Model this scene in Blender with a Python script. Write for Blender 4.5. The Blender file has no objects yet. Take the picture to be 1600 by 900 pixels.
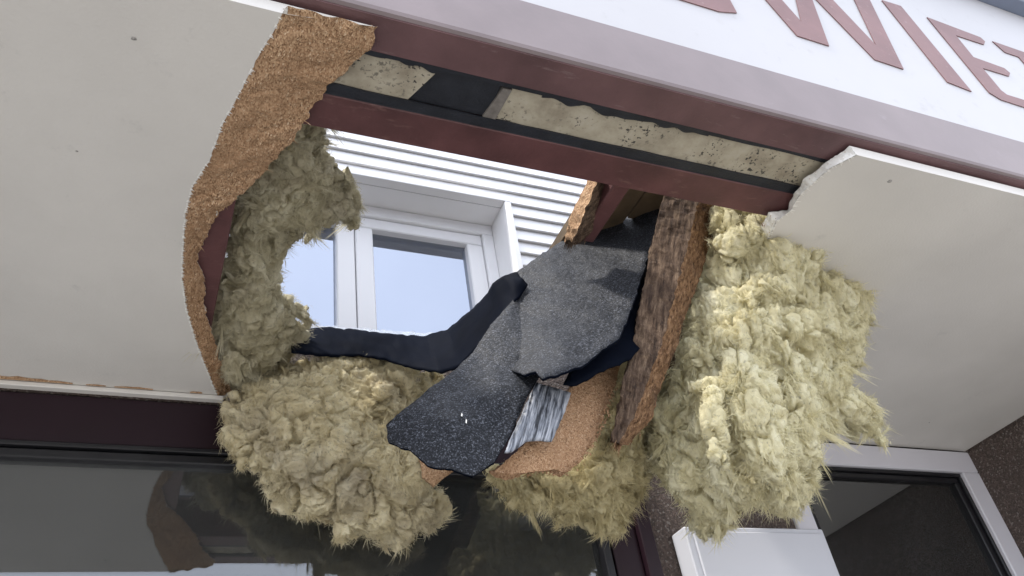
import bpy, bmesh, math, random
import numpy as np
from mathutils import Vector, Matrix
from mathutils.geometry import delaunay_2d_cdt

random.seed(7)
RNG = np.random.default_rng(7)
scene = bpy.context.scene

# ------------------------------------------------------------------ camera
FPX, PCX, PCY, CAMZ = 1271.0, 800.0, 450.0, 1.55
def _n(v):
    v = np.array(v, float)
    return v / np.linalg.norm(v)
_Z = _n([505 - PCX, PCY + 1190, -FPX])
_X = _n([3909 - PCX, PCY - 876, -FPX])
_X = _n(_X - _Z * np.dot(_X, _Z))
_Y = np.cross(_Z, _X)
ROT = np.array([_X, _Y, _Z])
cam_d = bpy.data.cameras.new('camera')
cam_d.sensor_width = 36.0
cam_d.lens = 36.0 * FPX / 1600.0
cam_d.clip_start = 0.02
cam_d.clip_end = 3000.0
cam = bpy.data.objects.new('camera', cam_d)
scene.collection.objects.link(cam)
cam.matrix_world = Matrix.Translation((0, 0, CAMZ)) @ Matrix(ROT.tolist()).to_4x4()
scene.camera = cam

# ------------------------------------------------------------------ light
SUN = Vector((-0.47, -0.09, 0.86)).normalized()          # direction towards the sun
world = bpy.data.worlds.new('World')
scene.world = world
world.use_nodes = True
wn = world.node_tree.nodes
bg = wn['Background']
sky = wn.new('ShaderNodeTexSky')
sky.sky_type = 'NISHITA'
sky.sun_disc = False
sky.sun_elevation = math.asin(SUN.z)
sky.sun_rotation = math.atan2(SUN.x, SUN.y)
sky.air_density = 1.0
sky.dust_density = 4.0
sky.ozone_density = 1.0
# thin bright cloud veil over the whole sky, with soft patches
wl = world.node_tree.links
wtc = wn.new('ShaderNodeTexCoord')
wno = wn.new('ShaderNodeTexNoise'); wno.inputs['Scale'].default_value = 2.2; wno.inputs['Detail'].default_value = 6; wno.inputs['Roughness'].default_value = 0.55
wl.new(wtc.outputs['Generated'], wno.inputs['Vector'])
wrp = wn.new('ShaderNodeMapRange'); wrp.inputs[1].default_value = 0.3; wrp.inputs[2].default_value = 0.7; wrp.inputs[3].default_value = 0.75; wrp.inputs[4].default_value = 0.95
wl.new(wno.outputs['Fac'], wrp.inputs[0])
wmx = wn.new('ShaderNodeMix'); wmx.data_type = 'RGBA'
wl.new(wrp.outputs[0], wmx.inputs[0]); wl.new(sky.outputs['Color'], wmx.inputs[6]); wmx.inputs[7].default_value = (11.6, 12.3, 14.0, 1)
wl.new(wmx.outputs[2], bg.inputs['Color'])
bg.inputs['Strength'].default_value = 0.14
sun_d = bpy.data.lights.new('sun', 'SUN')
sun_d.energy = 3.6
sun_d.angle = math.radians(6)
sun_d.color = (1.0, 0.95, 0.88)
sun = bpy.data.objects.new('sun', sun_d)
scene.collection.objects.link(sun)
sun.rotation_euler = SUN.to_track_quat('Z', 'Y').to_euler()
scene.view_settings.view_transform = 'Standard'
scene.view_settings.look = 'None'
scene.view_settings.gamma = 1.0
scene.view_settings.use_curve_mapping = False
scene.view_settings.exposure = 0.5
scene.cycles.max_bounces = 8
scene.cycles.diffuse_bounces = 5

# ------------------------------------------------------------------ placing helpers
def ray(px, py):
    return ROT @ np.array([px - PCX, PCY - py, -FPX]) / FPX
def at_y(px, py, y):
    d = ray(px, py)
    return d * (y / d[1]) + np.array([0, 0, CAMZ])
def at_z(px, py, z):
    d = ray(px, py)
    return d * ((z - CAMZ) / d[2]) + np.array([0, 0, CAMZ])
def rays(P):
    P = np.asarray(P, float)
    c = np.stack([P[:, 0] - PCX, PCY - P[:, 1], -FPX * np.ones(len(P))], 1) / FPX
    return c @ ROT.T

class RBF:
    """smooth depth field through a few measured points"""
    def __init__(self, ctrl):
        c = np.array(ctrl, float)
        self.p = c[:, :2] / 400.0
        n = len(c)
        A = np.zeros((n + 3, n + 3))
        d = np.linalg.norm(self.p[:, None] - self.p[None], axis=2)
        A[:n, :n] = d ** 1.5 if n > 3 else d
        A[:n, n] = 1; A[n, :n] = 1
        A[:n, n + 1:] = self.p; A[n + 1:, :n] = self.p.T
        A += np.eye(n + 3) * 1e-6
        b = np.zeros(n + 3); b[:n] = c[:, 2]
        self.w = np.linalg.solve(A, b); self.n = n
    def __call__(self, P):
        P = np.asarray(P, float)[:, :2] / 400.0
        d = np.linalg.norm(P[:, None] - self.p[None], axis=2)
        K = d ** 1.5 if self.n > 3 else d
        return K @ self.w[:self.n] + self.w[self.n] + P @ self.w[self.n + 1:]

# numpy gradient noise
_perm = RNG.permutation(256)
_perm = np.concatenate([_perm, _perm])
_grad = RNG.normal(size=(256, 3)); _grad /= np.linalg.norm(_grad, axis=1)[:, None]
def perlin(P):
    P = np.asarray(P, float)
    i = np.floor(P).astype(int); f = P - i
    u = f * f * f * (f * (f * 6 - 15) + 10)
    i &= 255
    out = 0
    for dx in (0, 1):
        for dy in (0, 1):
            for dz in (0, 1):
                h = _perm[_perm[_perm[(i[:, 0] + dx) & 255] + ((i[:, 1] + dy) & 255)] + ((i[:, 2] + dz) & 255)]
                g = _grad[h]
                dot = g[:, 0] * (f[:, 0] - dx) + g[:, 1] * (f[:, 1] - dy) + g[:, 2] * (f[:, 2] - dz)
                w = (u[:, 0] if dx else 1 - u[:, 0]) * (u[:, 1] if dy else 1 - u[:, 1]) * (u[:, 2] if dz else 1 - u[:, 2])
                out = out + dot * w
    return out * 1.6

# ------------------------------------------------------------------ object helpers
def link(o, parent=None):
    scene.collection.objects.link(o)
    if parent is not None:
        o.parent = parent
    return o
def tag(o, label=None, cat=None, group=None, kind=None):
    if label: o['label'] = label
    if cat: o['category'] = cat
    if group: o['group'] = group
    if kind: o['kind'] = kind
    return o
def empty(name, loc, label, cat, group=None):
    o = bpy.data.objects.new(name, None)
    o.empty_display_size = 0.1
    o.location = loc
    link(o)
    bpy.context.view_layer.update()
    return tag(o, label, cat, group)
def mesh_obj(name, verts, faces, mat, parent=None, smooth=False):
    """verts in world space; parents are unrotated empties/meshes so only the offset is removed"""
    off = Vector((0, 0, 0)); p = parent
    while p is not None:
        off += p.location; p = p.parent
    v = np.asarray(verts, float) - np.array(off)
    me = bpy.data.meshes.new(name)
    me.from_pydata(v.tolist(), [], [tuple(int(k) for k in f) for f in faces])
    me.update()
    if smooth:
        me.polygons.foreach_set('use_smooth', [True] * len(me.polygons))
    if mat: me.materials.append(mat)
    o = bpy.data.objects.new(name, me)
    return link(o, parent)
class MB:
    def __init__(self): self.v = []; self.f = []
    def add(self, vs, fs):
        b = len(self.v)
        self.v += [tuple(map(float, q)) for q in vs]
        self.f += [tuple(k + b for k in q) for q in fs]
        return self
    def box(self, x0, x1, y0, y1, z0, z1):
        return self.add([(x0, y0, z0), (x1, y0, z0), (x1, y1, z0), (x0, y1, z0), (x0, y0, z1), (x1, y0, z1), (x1, y1, z1), (x0, y1, z1)],
                        [(0, 3, 2, 1), (4, 5, 6, 7), (0, 1, 5, 4), (1, 2, 6, 5), (2, 3, 7, 6), (3, 0, 4, 7)])
    def prism_y(self, pts, y0, y1):
        """pts: (x, z) outline, counter-clockwise seen from -y"""
        n = len(pts)
        vs = [(x, y0, z) for x, z in pts] + [(x, y1, z) for x, z in pts]
        fs = [tuple(range(n)), tuple(range(2 * n - 1, n - 1, -1))]
        fs += [(i, i + n, (i + 1) % n + n, (i + 1) % n) for i in range(n)]
        return self.add(vs, fs)
    def prism_x(self, pts, x0, x1):
        """pts: (y, z) outline"""
        n = len(pts)
        vs = [(x0, y, z) for y, z in pts] + [(x1, y, z) for y, z in pts]
        fs = [tuple(range(n - 1, -1, -1)), tuple(range(n, 2 * n))]
        fs += [(i, (i + 1) % n, (i + 1) % n + n, i + n) for i in range(n)]
        return self.add(vs, fs)
    def build(self, name, mat, parent=None, bevel=0.0, smooth=False):
        o = mesh_obj(name, self.v, self.f, mat, parent, smooth)
        bm = bmesh.new(); bm.from_mesh(o.data)
        bmesh.ops.recalc_face_normals(bm, faces=bm.faces)
        if bevel:
            bmesh.ops.bevel(bm, geom=[e for e in bm.edges if e.is_manifold and e.calc_face_angle(0) > 0.5], offset=bevel, segments=1, affect='EDGES', profile=0.5)
        bm.to_mesh(o.data); bm.free()
        return o

# ------------------------------------------------------------------ materials
def mat_new(name):
    m = bpy.data.materials.new(name); m.use_nodes = True
    nt = m.node_tree
    return m, nt, nt.nodes, nt.links, nt.nodes['Principled BSDF']
def geo_coord(N, L, scale=(1, 1, 1)):
    g = N.new('ShaderNodeNewGeometry')
    mp = N.new('ShaderNodeMapping'); mp.inputs['Scale'].default_value = scale
    L.new(g.outputs['Position'], mp.inputs['Vector'])
    return mp.outputs['Vector']
def noise(N, L, co, scale, detail=4, rough=0.55):
    t = N.new('ShaderNodeTexNoise'); t.inputs['Scale'].default_value = scale
    t.inputs['Detail'].default_value = detail; t.inputs['Roughness'].default_value = rough
    L.new(co, t.inputs['Vector']); return t.outputs['Fac']
def ramp(N, L, fac, stops):
    r = N.new('ShaderNodeValToRGB')
    while len(r.color_ramp.elements) < len(stops): r.color_ramp.elements.new(0.5)
    for e, (p, c) in zip(r.color_ramp.elements, stops):
        e.position = p; e.color = (*c, 1) if len(c) == 3 else c
    L.new(fac, r.inputs['Fac']); return r.outputs['Color']
def mixc(N, L, fac, a, b, mode='MIX'):
    m = N.new('ShaderNodeMix'); m.data_type = 'RGBA'; m.blend_type = mode
    if isinstance(fac, (int, float)): m.inputs[0].default_value = fac
    else: L.new(fac, m.inputs[0])
    for i, s in ((6, a), (7, b)):
        if isinstance(s, (tuple, list)): m.inputs[i].default_value = (*s, 1)
        else: L.new(s, m.inputs[i])
    return m.outputs[2]
def bump(N, L, P, h, strength, dist):
    b = N.new('ShaderNodeBump'); b.inputs['Strength'].default_value = strength; b.inputs['Distance'].default_value = dist
    L.new(h, b.inputs['Height']); L.new(b.outputs['Normal'], P.inputs['Normal']); return b

def paint_mat(name, col, rough=0.5, var=0.08, scale=6, bscale=220, bst=0.15, dirt=None, spec=0.4, dirt_lo=0.6, streak=None):
    m, nt, N, L, P = mat_new(name)
    co = geo_coord(N, L)
    f = noise(N, L, co, scale, 6)
    lo = tuple(c * (1 - var) for c in col); hi = tuple(min(1, c * (1 + var)) for c in col)
    c = ramp(N, L, f, [(0.3, lo), (0.7, hi)])
    if dirt:
        d = noise(N, L, geo_coord(N, L, streak) if streak else co, scale * 5, 8, 0.7)
        dm = ramp(N, L, d, [(dirt_lo, (0, 0, 0)), (dirt_lo + 0.14, (1, 1, 1))])
        c = mixc(N, L, dm, c, dirt)
    L.new(c, P.inputs['Base Color'])
    P.inputs['Roughness'].default_value = rough
    P.inputs['Specular IOR Level'].default_value = spec
    if bst: bump(N, L, P, noise(N, L, co, bscale, 3), bst, 0.002)
    return m

M_SOFFIT = paint_mat('soffit paint', (0.63, 0.608, 0.568), 0.55, 0.075, 2.2, 160, 0.3, (0.53, 0.515, 0.485), dirt_lo=0.62)
M_PAINTCHIP = paint_mat('white paint edge', (0.80, 0.79, 0.75), 0.6, 0.1, 40, 300, 0.5)
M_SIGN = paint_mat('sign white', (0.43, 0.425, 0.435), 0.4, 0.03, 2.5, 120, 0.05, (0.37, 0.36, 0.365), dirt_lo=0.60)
M_LETTER = paint_mat('faded maroon letter', (0.19, 0.10, 0.098), 0.5, 0.12, 10, 300, 0.1, (0.30, 0.20, 0.195), dirt_lo=0.6)
M_TRIM = paint_mat('mauve brown trim', (0.195, 0.158, 0.160), 0.42, 0.12, 5, 120, 0.08, (0.245, 0.21, 0.212), dirt_lo=0.62, streak=(.3, 1, .6))
M_TRIMLOW = paint_mat('trim underside maroon', (0.125, 0.068, 0.070), 0.5, 0.25, 8, 150, 0.3, (0.22, 0.16, 0.16), dirt_lo=0.60, streak=(.22, 1, 1))
M_MAROON = paint_mat('maroon steel paint', (0.100, 0.043, 0.043), 0.5, 0.3, 10, 120, 0.35, (0.155, 0.085, 0.075), dirt_lo=0.58, streak=(.35, 1, 1))
M_TARGAP = paint_mat('dark tar and gap shade', (0.018, 0.02, 0.026), 0.5, 0.3, 20, 200, 0.5, (0.12, 0.12, 0.12), dirt_lo=0.72)  # tar colour, also painting the shade of the gaps
M_HEAD = paint_mat('dark plum window frame', (0.016, 0.007, 0.011), 0.4, 0.1, 6, 100, 0.03, spec=0.25)
M_GASKET = paint_mat('black gasket', (0.012, 0.012, 0.014), 0.3, 0.2, 10, 100, 0.0)
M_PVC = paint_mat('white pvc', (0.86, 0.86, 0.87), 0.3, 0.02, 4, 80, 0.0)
M_PVCSHADE = paint_mat('shaded white pvc', (0.62, 0.61, 0.65), 0.35, 0.03, 4, 80, 0.0)  # white pvc with the shade under the canopy put into its colour
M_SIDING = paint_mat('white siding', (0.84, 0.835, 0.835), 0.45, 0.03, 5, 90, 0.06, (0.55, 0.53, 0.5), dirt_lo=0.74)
M_CABINET = paint_mat('white cabinet', (0.55, 0.56, 0.60), 0.4, 0.02, 4, 100, 0.04)
M_COPING = paint_mat('grey blue coping', (0.16, 0.19, 0.26), 0.4, 0.1, 5, 100, 0.05)
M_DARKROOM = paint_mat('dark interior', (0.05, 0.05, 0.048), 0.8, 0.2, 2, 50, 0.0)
M_SCREW = paint_mat('dull screw', (0.30, 0.29, 0.27), 0.5, 0.3, 200)
M_DECK = paint_mat('old roof boards', (0.12, 0.085, 0.05), 0.8, 0.35, 14, 80, 0.6)

def m_pebble():
    m, nt, N, L, P = mat_new('pebbledash')
    co = geo_coord(N, L)
    v = N.new('ShaderNodeTexVoronoi'); v.inputs['Scale'].default_value = 170
    L.new(co, v.inputs['Vector'])
    sep = N.new('ShaderNodeSeparateColor'); L.new(v.outputs['Color'], sep.inputs[0])
    c = ramp(N, L, sep.outputs[0], [(0.0, (0.035, 0.026, 0.022)), (0.5, (0.10, 0.075, 0.062)), (0.85, (0.16, 0.115, 0.095)), (1.0, (0.36, 0.33, 0.30))])
    c = mixc(N, L, noise(N, L, co, 4), c, (0.07, 0.05, 0.042))
    L.new(c, P.inputs['Base Color']); P.inputs['Roughness'].default_value = 0.8
    bump(N, L, P, v.outputs['Distance'], 1.0, 0.004)
    return m
M_PEBBLE = m_pebble()

def m_chip(name, tint=(1, 1, 1), dark=0.0):
    m, nt, N, L, P = mat_new(name)
    co = geo_coord(N, L, (1, 1, 1))
    def T(c): return tuple(a * b for a, b in zip(c, tint))
    w = noise(N, L, co, 60, 2)
    v = N.new('ShaderNodeTexVoronoi'); v.inputs['Scale'].default_value = 480
    mp = N.new('ShaderNodeMapping'); mp.inputs['Rotation'].default_value = (0.5, 0.4, 0.7); mp.inputs['Scale'].default_value = (1, 0.45, 1)
    L.new(co, mp.inputs['Vector']); L.new(mp.outputs['Vector'], v.inputs['Vector'])
    sep = N.new('ShaderNodeSeparateColor'); L.new(v.outputs['Color'], sep.inputs[0])
    c = ramp(N, L, sep.outputs[0], [(0.0, T((0.15, 0.085, 0.045))), (0.2, T((0.29, 0.175, 0.095))), (0.6, T((0.40, 0.255, 0.145))), (0.93, T((0.50, 0.34, 0.20))), (1.0, T((0.60, 0.46, 0.31)))])
    big = noise(N, L, co, 9, 3)
    c = mixc(N, L, ramp(N, L, big, [(0.35, (0, 0, 0)), (0.7, (0.7, 0.7, 0.7))]), c, T((0.27, 0.165, 0.09)))
    holes = noise(N, L, co, 55, 4, 0.65)
    c = mixc(N, L, ramp(N, L, holes, [(0.64, (0, 0, 0)), (0.72, (0.8, 0.8, 0.8))]), c, T((0.07, 0.035, 0.018)))
    if dark: c = mixc(N, L, dark, c, (0.08, 0.055, 0.045))
    L.new(c, P.inputs['Base Color']); P.inputs['Roughness'].default_value = 0.85
    P.inputs['Specular IOR Level'].default_value = 0.15
    bump(N, L, P, v.outputs['Distance'], 0.7, 0.003)
    return m
M_CHIP = m_chip('broken chipboard', (1.2, 1.2, 1.25))
M_CHIPPALE = m_chip('pale chipboard', (1.25, 1.3, 1.4))
M_CHIPRED = m_chip('fresh torn chipboard', (1.12, 1.08, 1.1))

def m_plank(name='weathered broken wood', stops=None, stretch=9, sc=110, grey=True):
    m, nt, N, L, P = mat_new(name)
    g0 = N.new('ShaderNodeNewGeometry'); mp0 = N.new('ShaderNodeMapping'); mp0.vector_type = 'TEXTURE'
    mp0.inputs['Rotation'].default_value = (0, math.radians(23), 0); mp0.inputs['Scale'].default_value = (1, 1, stretch)
    L.new(g0.outputs['Position'], mp0.inputs['Vector']); co = mp0.outputs['Vector']
    f = noise(N, L, co, sc, 6, 0.75)
    c = ramp(N, L, f, stops or [(0.32, (0.018, 0.012, 0.009)), (0.47, (0.085, 0.055, 0.038)), (0.58, (0.16, 0.11, 0.075)), (0.72, (0.30, 0.215, 0.145))])
    g = noise(N, L, geo_coord(N, L), 12, 4)
    if grey: c = mixc(N, L, ramp(N, L, g, [(0.5, (0, 0, 0)), (0.75, (0.7, 0.7, 0.7))]), c, (0.055, 0.038, 0.03))
    L.new(c, P.inputs['Base Color']); P.inputs['Roughness'].default_value = 0.85
    P.inputs['Specular IOR Level'].default_value = 0.2
    bump(N, L, P, f, 1.0, 0.006)
    return m
M_PLANK = m_plank()
M_PLANKEDGE = m_plank('raw torn plank edge', [(0.34, (0.035, 0.018, 0.010)), (0.46, (0.17, 0.092, 0.048)), (0.58, (0.31, 0.185, 0.10)), (0.72, (0.46, 0.32, 0.20))], 2.5, 130)

def m_felt():
    m, nt, N, L, P = mat_new('granulated roofing felt')
    co = geo_coord(N, L)
    v = N.new('ShaderNodeTexVoronoi'); v.inputs['Scale'].default_value = 470
    L.new(co, v.inputs['Vector'])
    sep = N.new('ShaderNodeSeparateColor'); L.new(v.outputs['Color'], sep.inputs[0])
    c = ramp(N, L, sep.outputs[0], [(0.0, (0.003, 0.004, 0.006)), (0.5, (0.008, 0.0095, 0.013)), (0.72, (0.026, 0.029, 0.037)), (0.88, (0.055, 0.06, 0.073)), (1.0, (0.13, 0.14, 0.165))])  # granule tones; the palest flecks also paint the glints
    g = noise(N, L, co, 5, 4)
    c = mixc(N, L, ramp(N, L, g, [(0.4, (0, 0, 0)), (0.65, (0.35, 0.35, 0.35))]), c, (0.012, 0.014, 0.018))
    L.new(c, P.inputs['Base Color']); P.inputs['Roughness'].default_value = 0.6
    P.inputs['Specular IOR Level'].default_value = 0.25
    b2 = N.new('ShaderNodeBump'); b2.inputs['Strength'].default_value = 0.6; b2.inputs['Distance'].default_value = 0.012
    L.new(noise(N, L, co, 26, 5, 0.6), b2.inputs['Height'])
    b1 = bump(N, L, P, sep.outputs[1], 1.0, 0.003); L.new(b2.outputs['Normal'], b1.inputs['Normal'])
    return m
M_FELT = m_felt()
M_BITUMEN = paint_mat('smooth bitumen underside', (0.0025, 0.004, 0.009), 0.7, 0.3, 8, 40, 0.3, spec=0.03)
def m_streak():
    m, nt, N, L, P = mat_new('stretched silvery bitumen')
    tc = N.new('ShaderNodeNewGeometry')
    mp = N.new('ShaderNodeMapping'); mp.vector_type = 'TEXTURE'; mp.inputs['Rotation'].default_value = (0, math.radians(24), 0); mp.inputs['Scale'].default_value = (1, 2.5, 16)
    L.new(tc.outputs['Position'], mp.inputs['Vector'])
    f = noise(N, L, mp.outputs['Vector'], 160, 4, 0.7)
    c = ramp(N, L, f, [(0.40, (0.012, 0.015, 0.022)), (0.50, (0.14, 0.155, 0.185)), (0.66, (0.42, 0.44, 0.48))])
    L.new(c, P.inputs['Base Color']); P.inputs['Roughness'].default_value = 0.4
    bump(N, L, P, f, 1.0, 0.004)
    return m
M_STREAK = m_streak()
def m_foam():
    m, nt, N, L, P = mat_new('dirty cream foam board')
    co = geo_coord(N, L)
    f = noise(N, L, co, 14, 6, 0.65)
    c = ramp(N, L, f, [(0.3, (0.24, 0.205, 0.15)), (0.55, (0.40, 0.36, 0.275)), (0.8, (0.50, 0.465, 0.39))])
    s = noise(N, L, co, 110, 3, 0.6)
    msk = noise(N, L, co, 9, 2)
    sp = ramp(N, L, s, [(0.57, (0, 0, 0)), (0.62, (1, 1, 1))])
    mk = ramp(N, L, msk, [(0.42, (0, 0, 0)), (0.55, (1, 1, 1))])
    c = mixc(N, L, mixc(N, L, 1.0, sp, mk, 'MULTIPLY'), c, (0.05, 0.045, 0.04))
    L.new(c, P.inputs['Base Color']); P.inputs['Roughness'].default_value = 0.9
    bump(N, L, P, f, 0.5, 0.004)
    return m
M_FOAM = m_foam()

def m_wool(name, pale, mid, dirty, dirt_amt):
    m, nt, N, L, P = mat_new(name)
    co = geo_coord(N, L)
    f = noise(N, L, co, 16, 6, 0.65)
    c = ramp(N, L, f, [(0.28, tuple(.86 * q for q in mid)), (0.48, mid), (0.64, pale)])
    g = noise(N, L, co, 6, 5, 0.6)
    dm = ramp(N, L, g, [(0.45 + (1 - dirt_amt) * 0.2, (0, 0, 0)), (0.72 + (1 - dirt_amt) * 0.2, (0.85, 0.85, 0.85))])
    c = mixc(N, L, dm, c, dirty)
    sp = noise(N, L, co, 130, 3, 0.6)
    c = mixc(N, L, ramp(N, L, sp, [(0.57, (0, 0, 0)), (0.70, (0.6, 0.6, 0.6))]), c, tuple(0.6 * q for q in dirty))
    L.new(c, P.inputs['Base Color']); P.inputs['Roughness'].default_value = 0.95
    P.inputs['Specular IOR Level'].default_value = 0.1
    mp = N.new('ShaderNodeMapping'); mp.inputs['Scale'].default_value = (1.0, 1.0, 0.4)
    L.new(co, mp.inputs['Vector'])
    bump(N, L, P, noise(N, L, mp.outputs['Vector'], 150, 5, 0.75), 0.85, 0.006)
    tr = N.new('ShaderNodeBsdfTranslucent'); L.new(c, tr.inputs['Color'])
    ms = N.new('ShaderNodeMixShader'); ms.inputs[0].default_value = 0.32
    L.new(P.outputs[0], ms.inputs[1]); L.new(tr.outputs[0], ms.inputs[2])
    L.new(ms.outputs[0], N['Material Output'].inputs['Surface'])
    return m
M_WOOL_R = m_wool('pale yellow mineral wool', (0.90, 0.86, 0.63), (0.80, 0.74, 0.49), (0.60, 0.56, 0.40), 0.15)
M_WOOL_L = m_wool('tan mineral wool', (0.90, 0.83, 0.60), (0.75, 0.665, 0.44), (0.42, 0.365, 0.285), 0.7)
M_WOOL_SHADE = m_wool('shaded grey mineral wool', (0.72, 0.68, 0.52), (0.58, 0.53, 0.37), (0.45, 0.40, 0.32), 0.55)  # darker wool copy, shade inside the hole put into its colour
M_WOOL_C = m_wool('olive mineral wool', (0.80, 0.73, 0.48), (0.65, 0.57, 0.34), (0.40, 0.34, 0.22), 0.35)

def m_glass(name, tint, ior_level, rough=0.0, tone=(0.95, 0.97, 1.0), dust_veil=0.0):
    """coated window glass: mirror share by Fresnel over a tinted see-through sheet"""
    m, nt, N, L, P = mat_new(name)
    N.remove(P)
    fr = N.new('ShaderNodeFresnel'); fr.inputs['IOR'].default_value = ior_level
    tr = N.new('ShaderNodeBsdfTransparent'); tr.inputs['Color'].default_value = (*tint, 1)
    gl = N.new('ShaderNodeBsdfGlossy'); gl.inputs['Roughness'].default_value = rough
    gl.inputs['Color'].default_value = (*tone, 1)
    mx = N.new('ShaderNodeMixShader')
    L.new(fr.outputs[0], mx.inputs[0]); L.new(tr.outputs[0], mx.inputs[1]); L.new(gl.outputs[0], mx.inputs[2])
    out = mx.outputs[0]
    if dust_veil:   # thin grey dusty film, its tone also standing in for light indoors
        df = N.new('ShaderNodeBsdfDiffuse'); df.inputs['Color'].default_value = (0.30, 0.31, 0.30, 1)
        m2 = N.new('ShaderNodeMixShader'); m2.inputs[0].default_value = dust_veil
        co = geo_coord(N, L); dn = noise(N, L, co, 2.5, 6, 0.6)
        mr = N.new('ShaderNodeMapRange'); mr.inputs[1].default_value = .3; mr.inputs[2].default_value = .7; mr.inputs[3].default_value = dust_veil * .7; mr.inputs[4].default_value = dust_veil * 1.3
        L.new(dn, mr.inputs[0]); L.new(mr.outputs[0], m2.inputs[0])
        L.new(out, m2.inputs[1]); L.new(df.outputs[0], m2.inputs[2]); out = m2.outputs[0]
    L.new(out, N['Material Output'].inputs['Surface'])
    return m
M_GLASS = m_glass('shop glass', (0.5, 0.51, 0.51), 2.15, dust_veil=0.085)
M_GLASSSIDE = m_glass('side window glass', (0.5, 0.51, 0.51), 2.6, dust_veil=0.035)
M_GLASSUP = m_glass('upper window glass', (0.3, 0.33, 0.36), 4.2, tone=(0.78, 0.85, 1.0))
def m_film():
    m, nt, N, L, P = mat_new('clear plastic film')
    P.inputs['Base Color'].default_value = (0.55, 0.6, 0.68, 1); P.inputs['Roughness'].default_value = 0.2
    co = geo_coord(N, L)
    bump(N, L, P, noise(N, L, co, 30, 4), 0.6, 0.01)
    tr = N.new('ShaderNodeBsdfTransparent')
    ms = N.new('ShaderNodeMixShader'); ms.inputs[0].default_value = 0.45
    L.new(tr.outputs[0], ms.inputs[1]); L.new(P.outputs[0], ms.inputs[2]); L.new(ms.outputs[0], N['Material Output'].inputs['Surface'])
    return m
M_FILM = m_film()
def m_ground():
    m, nt, N, L, P = mat_new('light concrete paving')
    co = geo_coord(N, L)
    b = N.new('ShaderNodeTexBrick'); b.inputs['Scale'].default_value = 2.5
    b.inputs['Color1'].default_value = (0.36, 0.35, 0.335, 1); b.inputs['Color2'].default_value = (0.31, 0.30, 0.285, 1); b.inputs['Mortar'].default_value = (0.2, 0.19, 0.17, 1)
    b.inputs['Mortar Size'].default_value = 0.012
    L.new(co, b.inputs['Vector'])
    c = mixc(N, L, 0.35, b.outputs['Color'], ramp(N, L, noise(N, L, co, 1.3, 6), [(0.3, (0.27, 0.26, 0.245)), (0.7, (0.38, 0.37, 0.355))]))
    L.new(c, P.inputs['Base Color']); P.inputs['Roughness'].default_value = 0.85
    return m
M_GROUND = m_ground()

# ------------------------------------------------------------------ dimensions (metres)
ZS, ZT = 2.75, 2.778            # soffit underside / top
YF, YW = 0.77, 2.0              # sign face / shop wall face
XL, XR = -2.6, 2.955            # canopy left end / side wall face

# ------------------------------------------------------------------ setting
tag(MB().box(-400, 400, -400, 400, -0.3, 0.0).build('ground', M_GROUND), kind='structure')

# ------------------------------------------------------------------ building
bld = empty('shop_building', (0, 2.0, 0), 'two storey shop with dark pebbledash below and white siding above the canopy', 'building')
# shop wall: piers, plinth and heads around the two openings
SWX0, SWX1 = -2.3, 1.385        # shop window opening
RWX0, RWX1 = 1.95, XR           # right window opening
w = MB()
w.box(XL, SWX0, YW, YW + .25, 0, 2.735)
w.box(SWX1, RWX0, YW, YW + .25, 0, 2.735)
w.box(SWX0, SWX1, YW, YW + .25, 0, 0.45)
w.box(RWX0, RWX1 + .25, YW, YW + .25, 0, 1.1)
w.box(XL, RWX0, YW, YW + .25, 2.737, 3.0)
w.box(RWX0, XR + .25, YW, YW + .25, 2.757, 3.0)
w.box(XL, XL - .0 + .001, YW + .25, YW + .26, 0, 3.0)
w.build('wall', M_PEBBLE, bld)
MB().box(XR, XR + .25, 0.86, YW - .002, 0, 2.742).build('side_wall', M_PEBBLE, bld)
MB().box(XR + .002, XR + .25, 0.86, YW - .002, 2.744, 3.02).build('side_wall', M_PEBBLE, bld)
# dark rooms behind the glass
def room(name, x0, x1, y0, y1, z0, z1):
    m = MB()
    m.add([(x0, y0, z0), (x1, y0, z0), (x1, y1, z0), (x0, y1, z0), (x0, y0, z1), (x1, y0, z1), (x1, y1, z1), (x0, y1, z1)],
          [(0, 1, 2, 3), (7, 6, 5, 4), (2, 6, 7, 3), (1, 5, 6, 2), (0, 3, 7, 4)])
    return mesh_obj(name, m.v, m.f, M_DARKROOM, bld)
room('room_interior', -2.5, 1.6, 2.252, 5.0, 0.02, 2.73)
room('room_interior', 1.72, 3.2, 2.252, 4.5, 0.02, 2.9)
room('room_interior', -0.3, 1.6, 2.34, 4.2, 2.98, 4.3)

# shop window
sw = MB().box(SWX0, SWX1, YW + .004, YW + .12, 2.600, 2.733).build('shop_window', M_HEAD, bld, 0.003)
MB().box(SWX0 + .02, 1.24, YW - .006, YW + .05, 2.586, 2.598).build('gasket', M_GASKET, sw, 0.002)
MB().box(SWX0 + .02, 1.235, YW + .004, YW + .05, 2.560, 2.583).build('gasket', M_GASKET, sw, 0.003)
MB().box(1.212, 1.238, YW - .004, YW + .05, 0.47, 2.557).build('gasket', M_GASKET, sw, 0.003)
m = MB(); m.box(1.245, 1.335, YW - .002, YW + .1, 0.452, 2.597); m.box(1.337, 1.383, YW - .022, YW + .1, 0.452, 2.597)
m.build('post', M_HEAD, sw, 0.003)
MB().box(SWX0, SWX0 + .1, YW, YW + .1, 0.452, 2.597).build('post', M_HEAD, sw, 0.003)
MB().box(SWX0 + .1, 1.243, YW - .03, YW + .1, 0.452, 0.54).build('sill', M_HEAD, sw, 0.003)
MB().box(SWX0 + .1, 1.212, YW + .028, YW + .036, 0.54, 2.562).build('pane', M_GLASS, sw)

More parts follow.
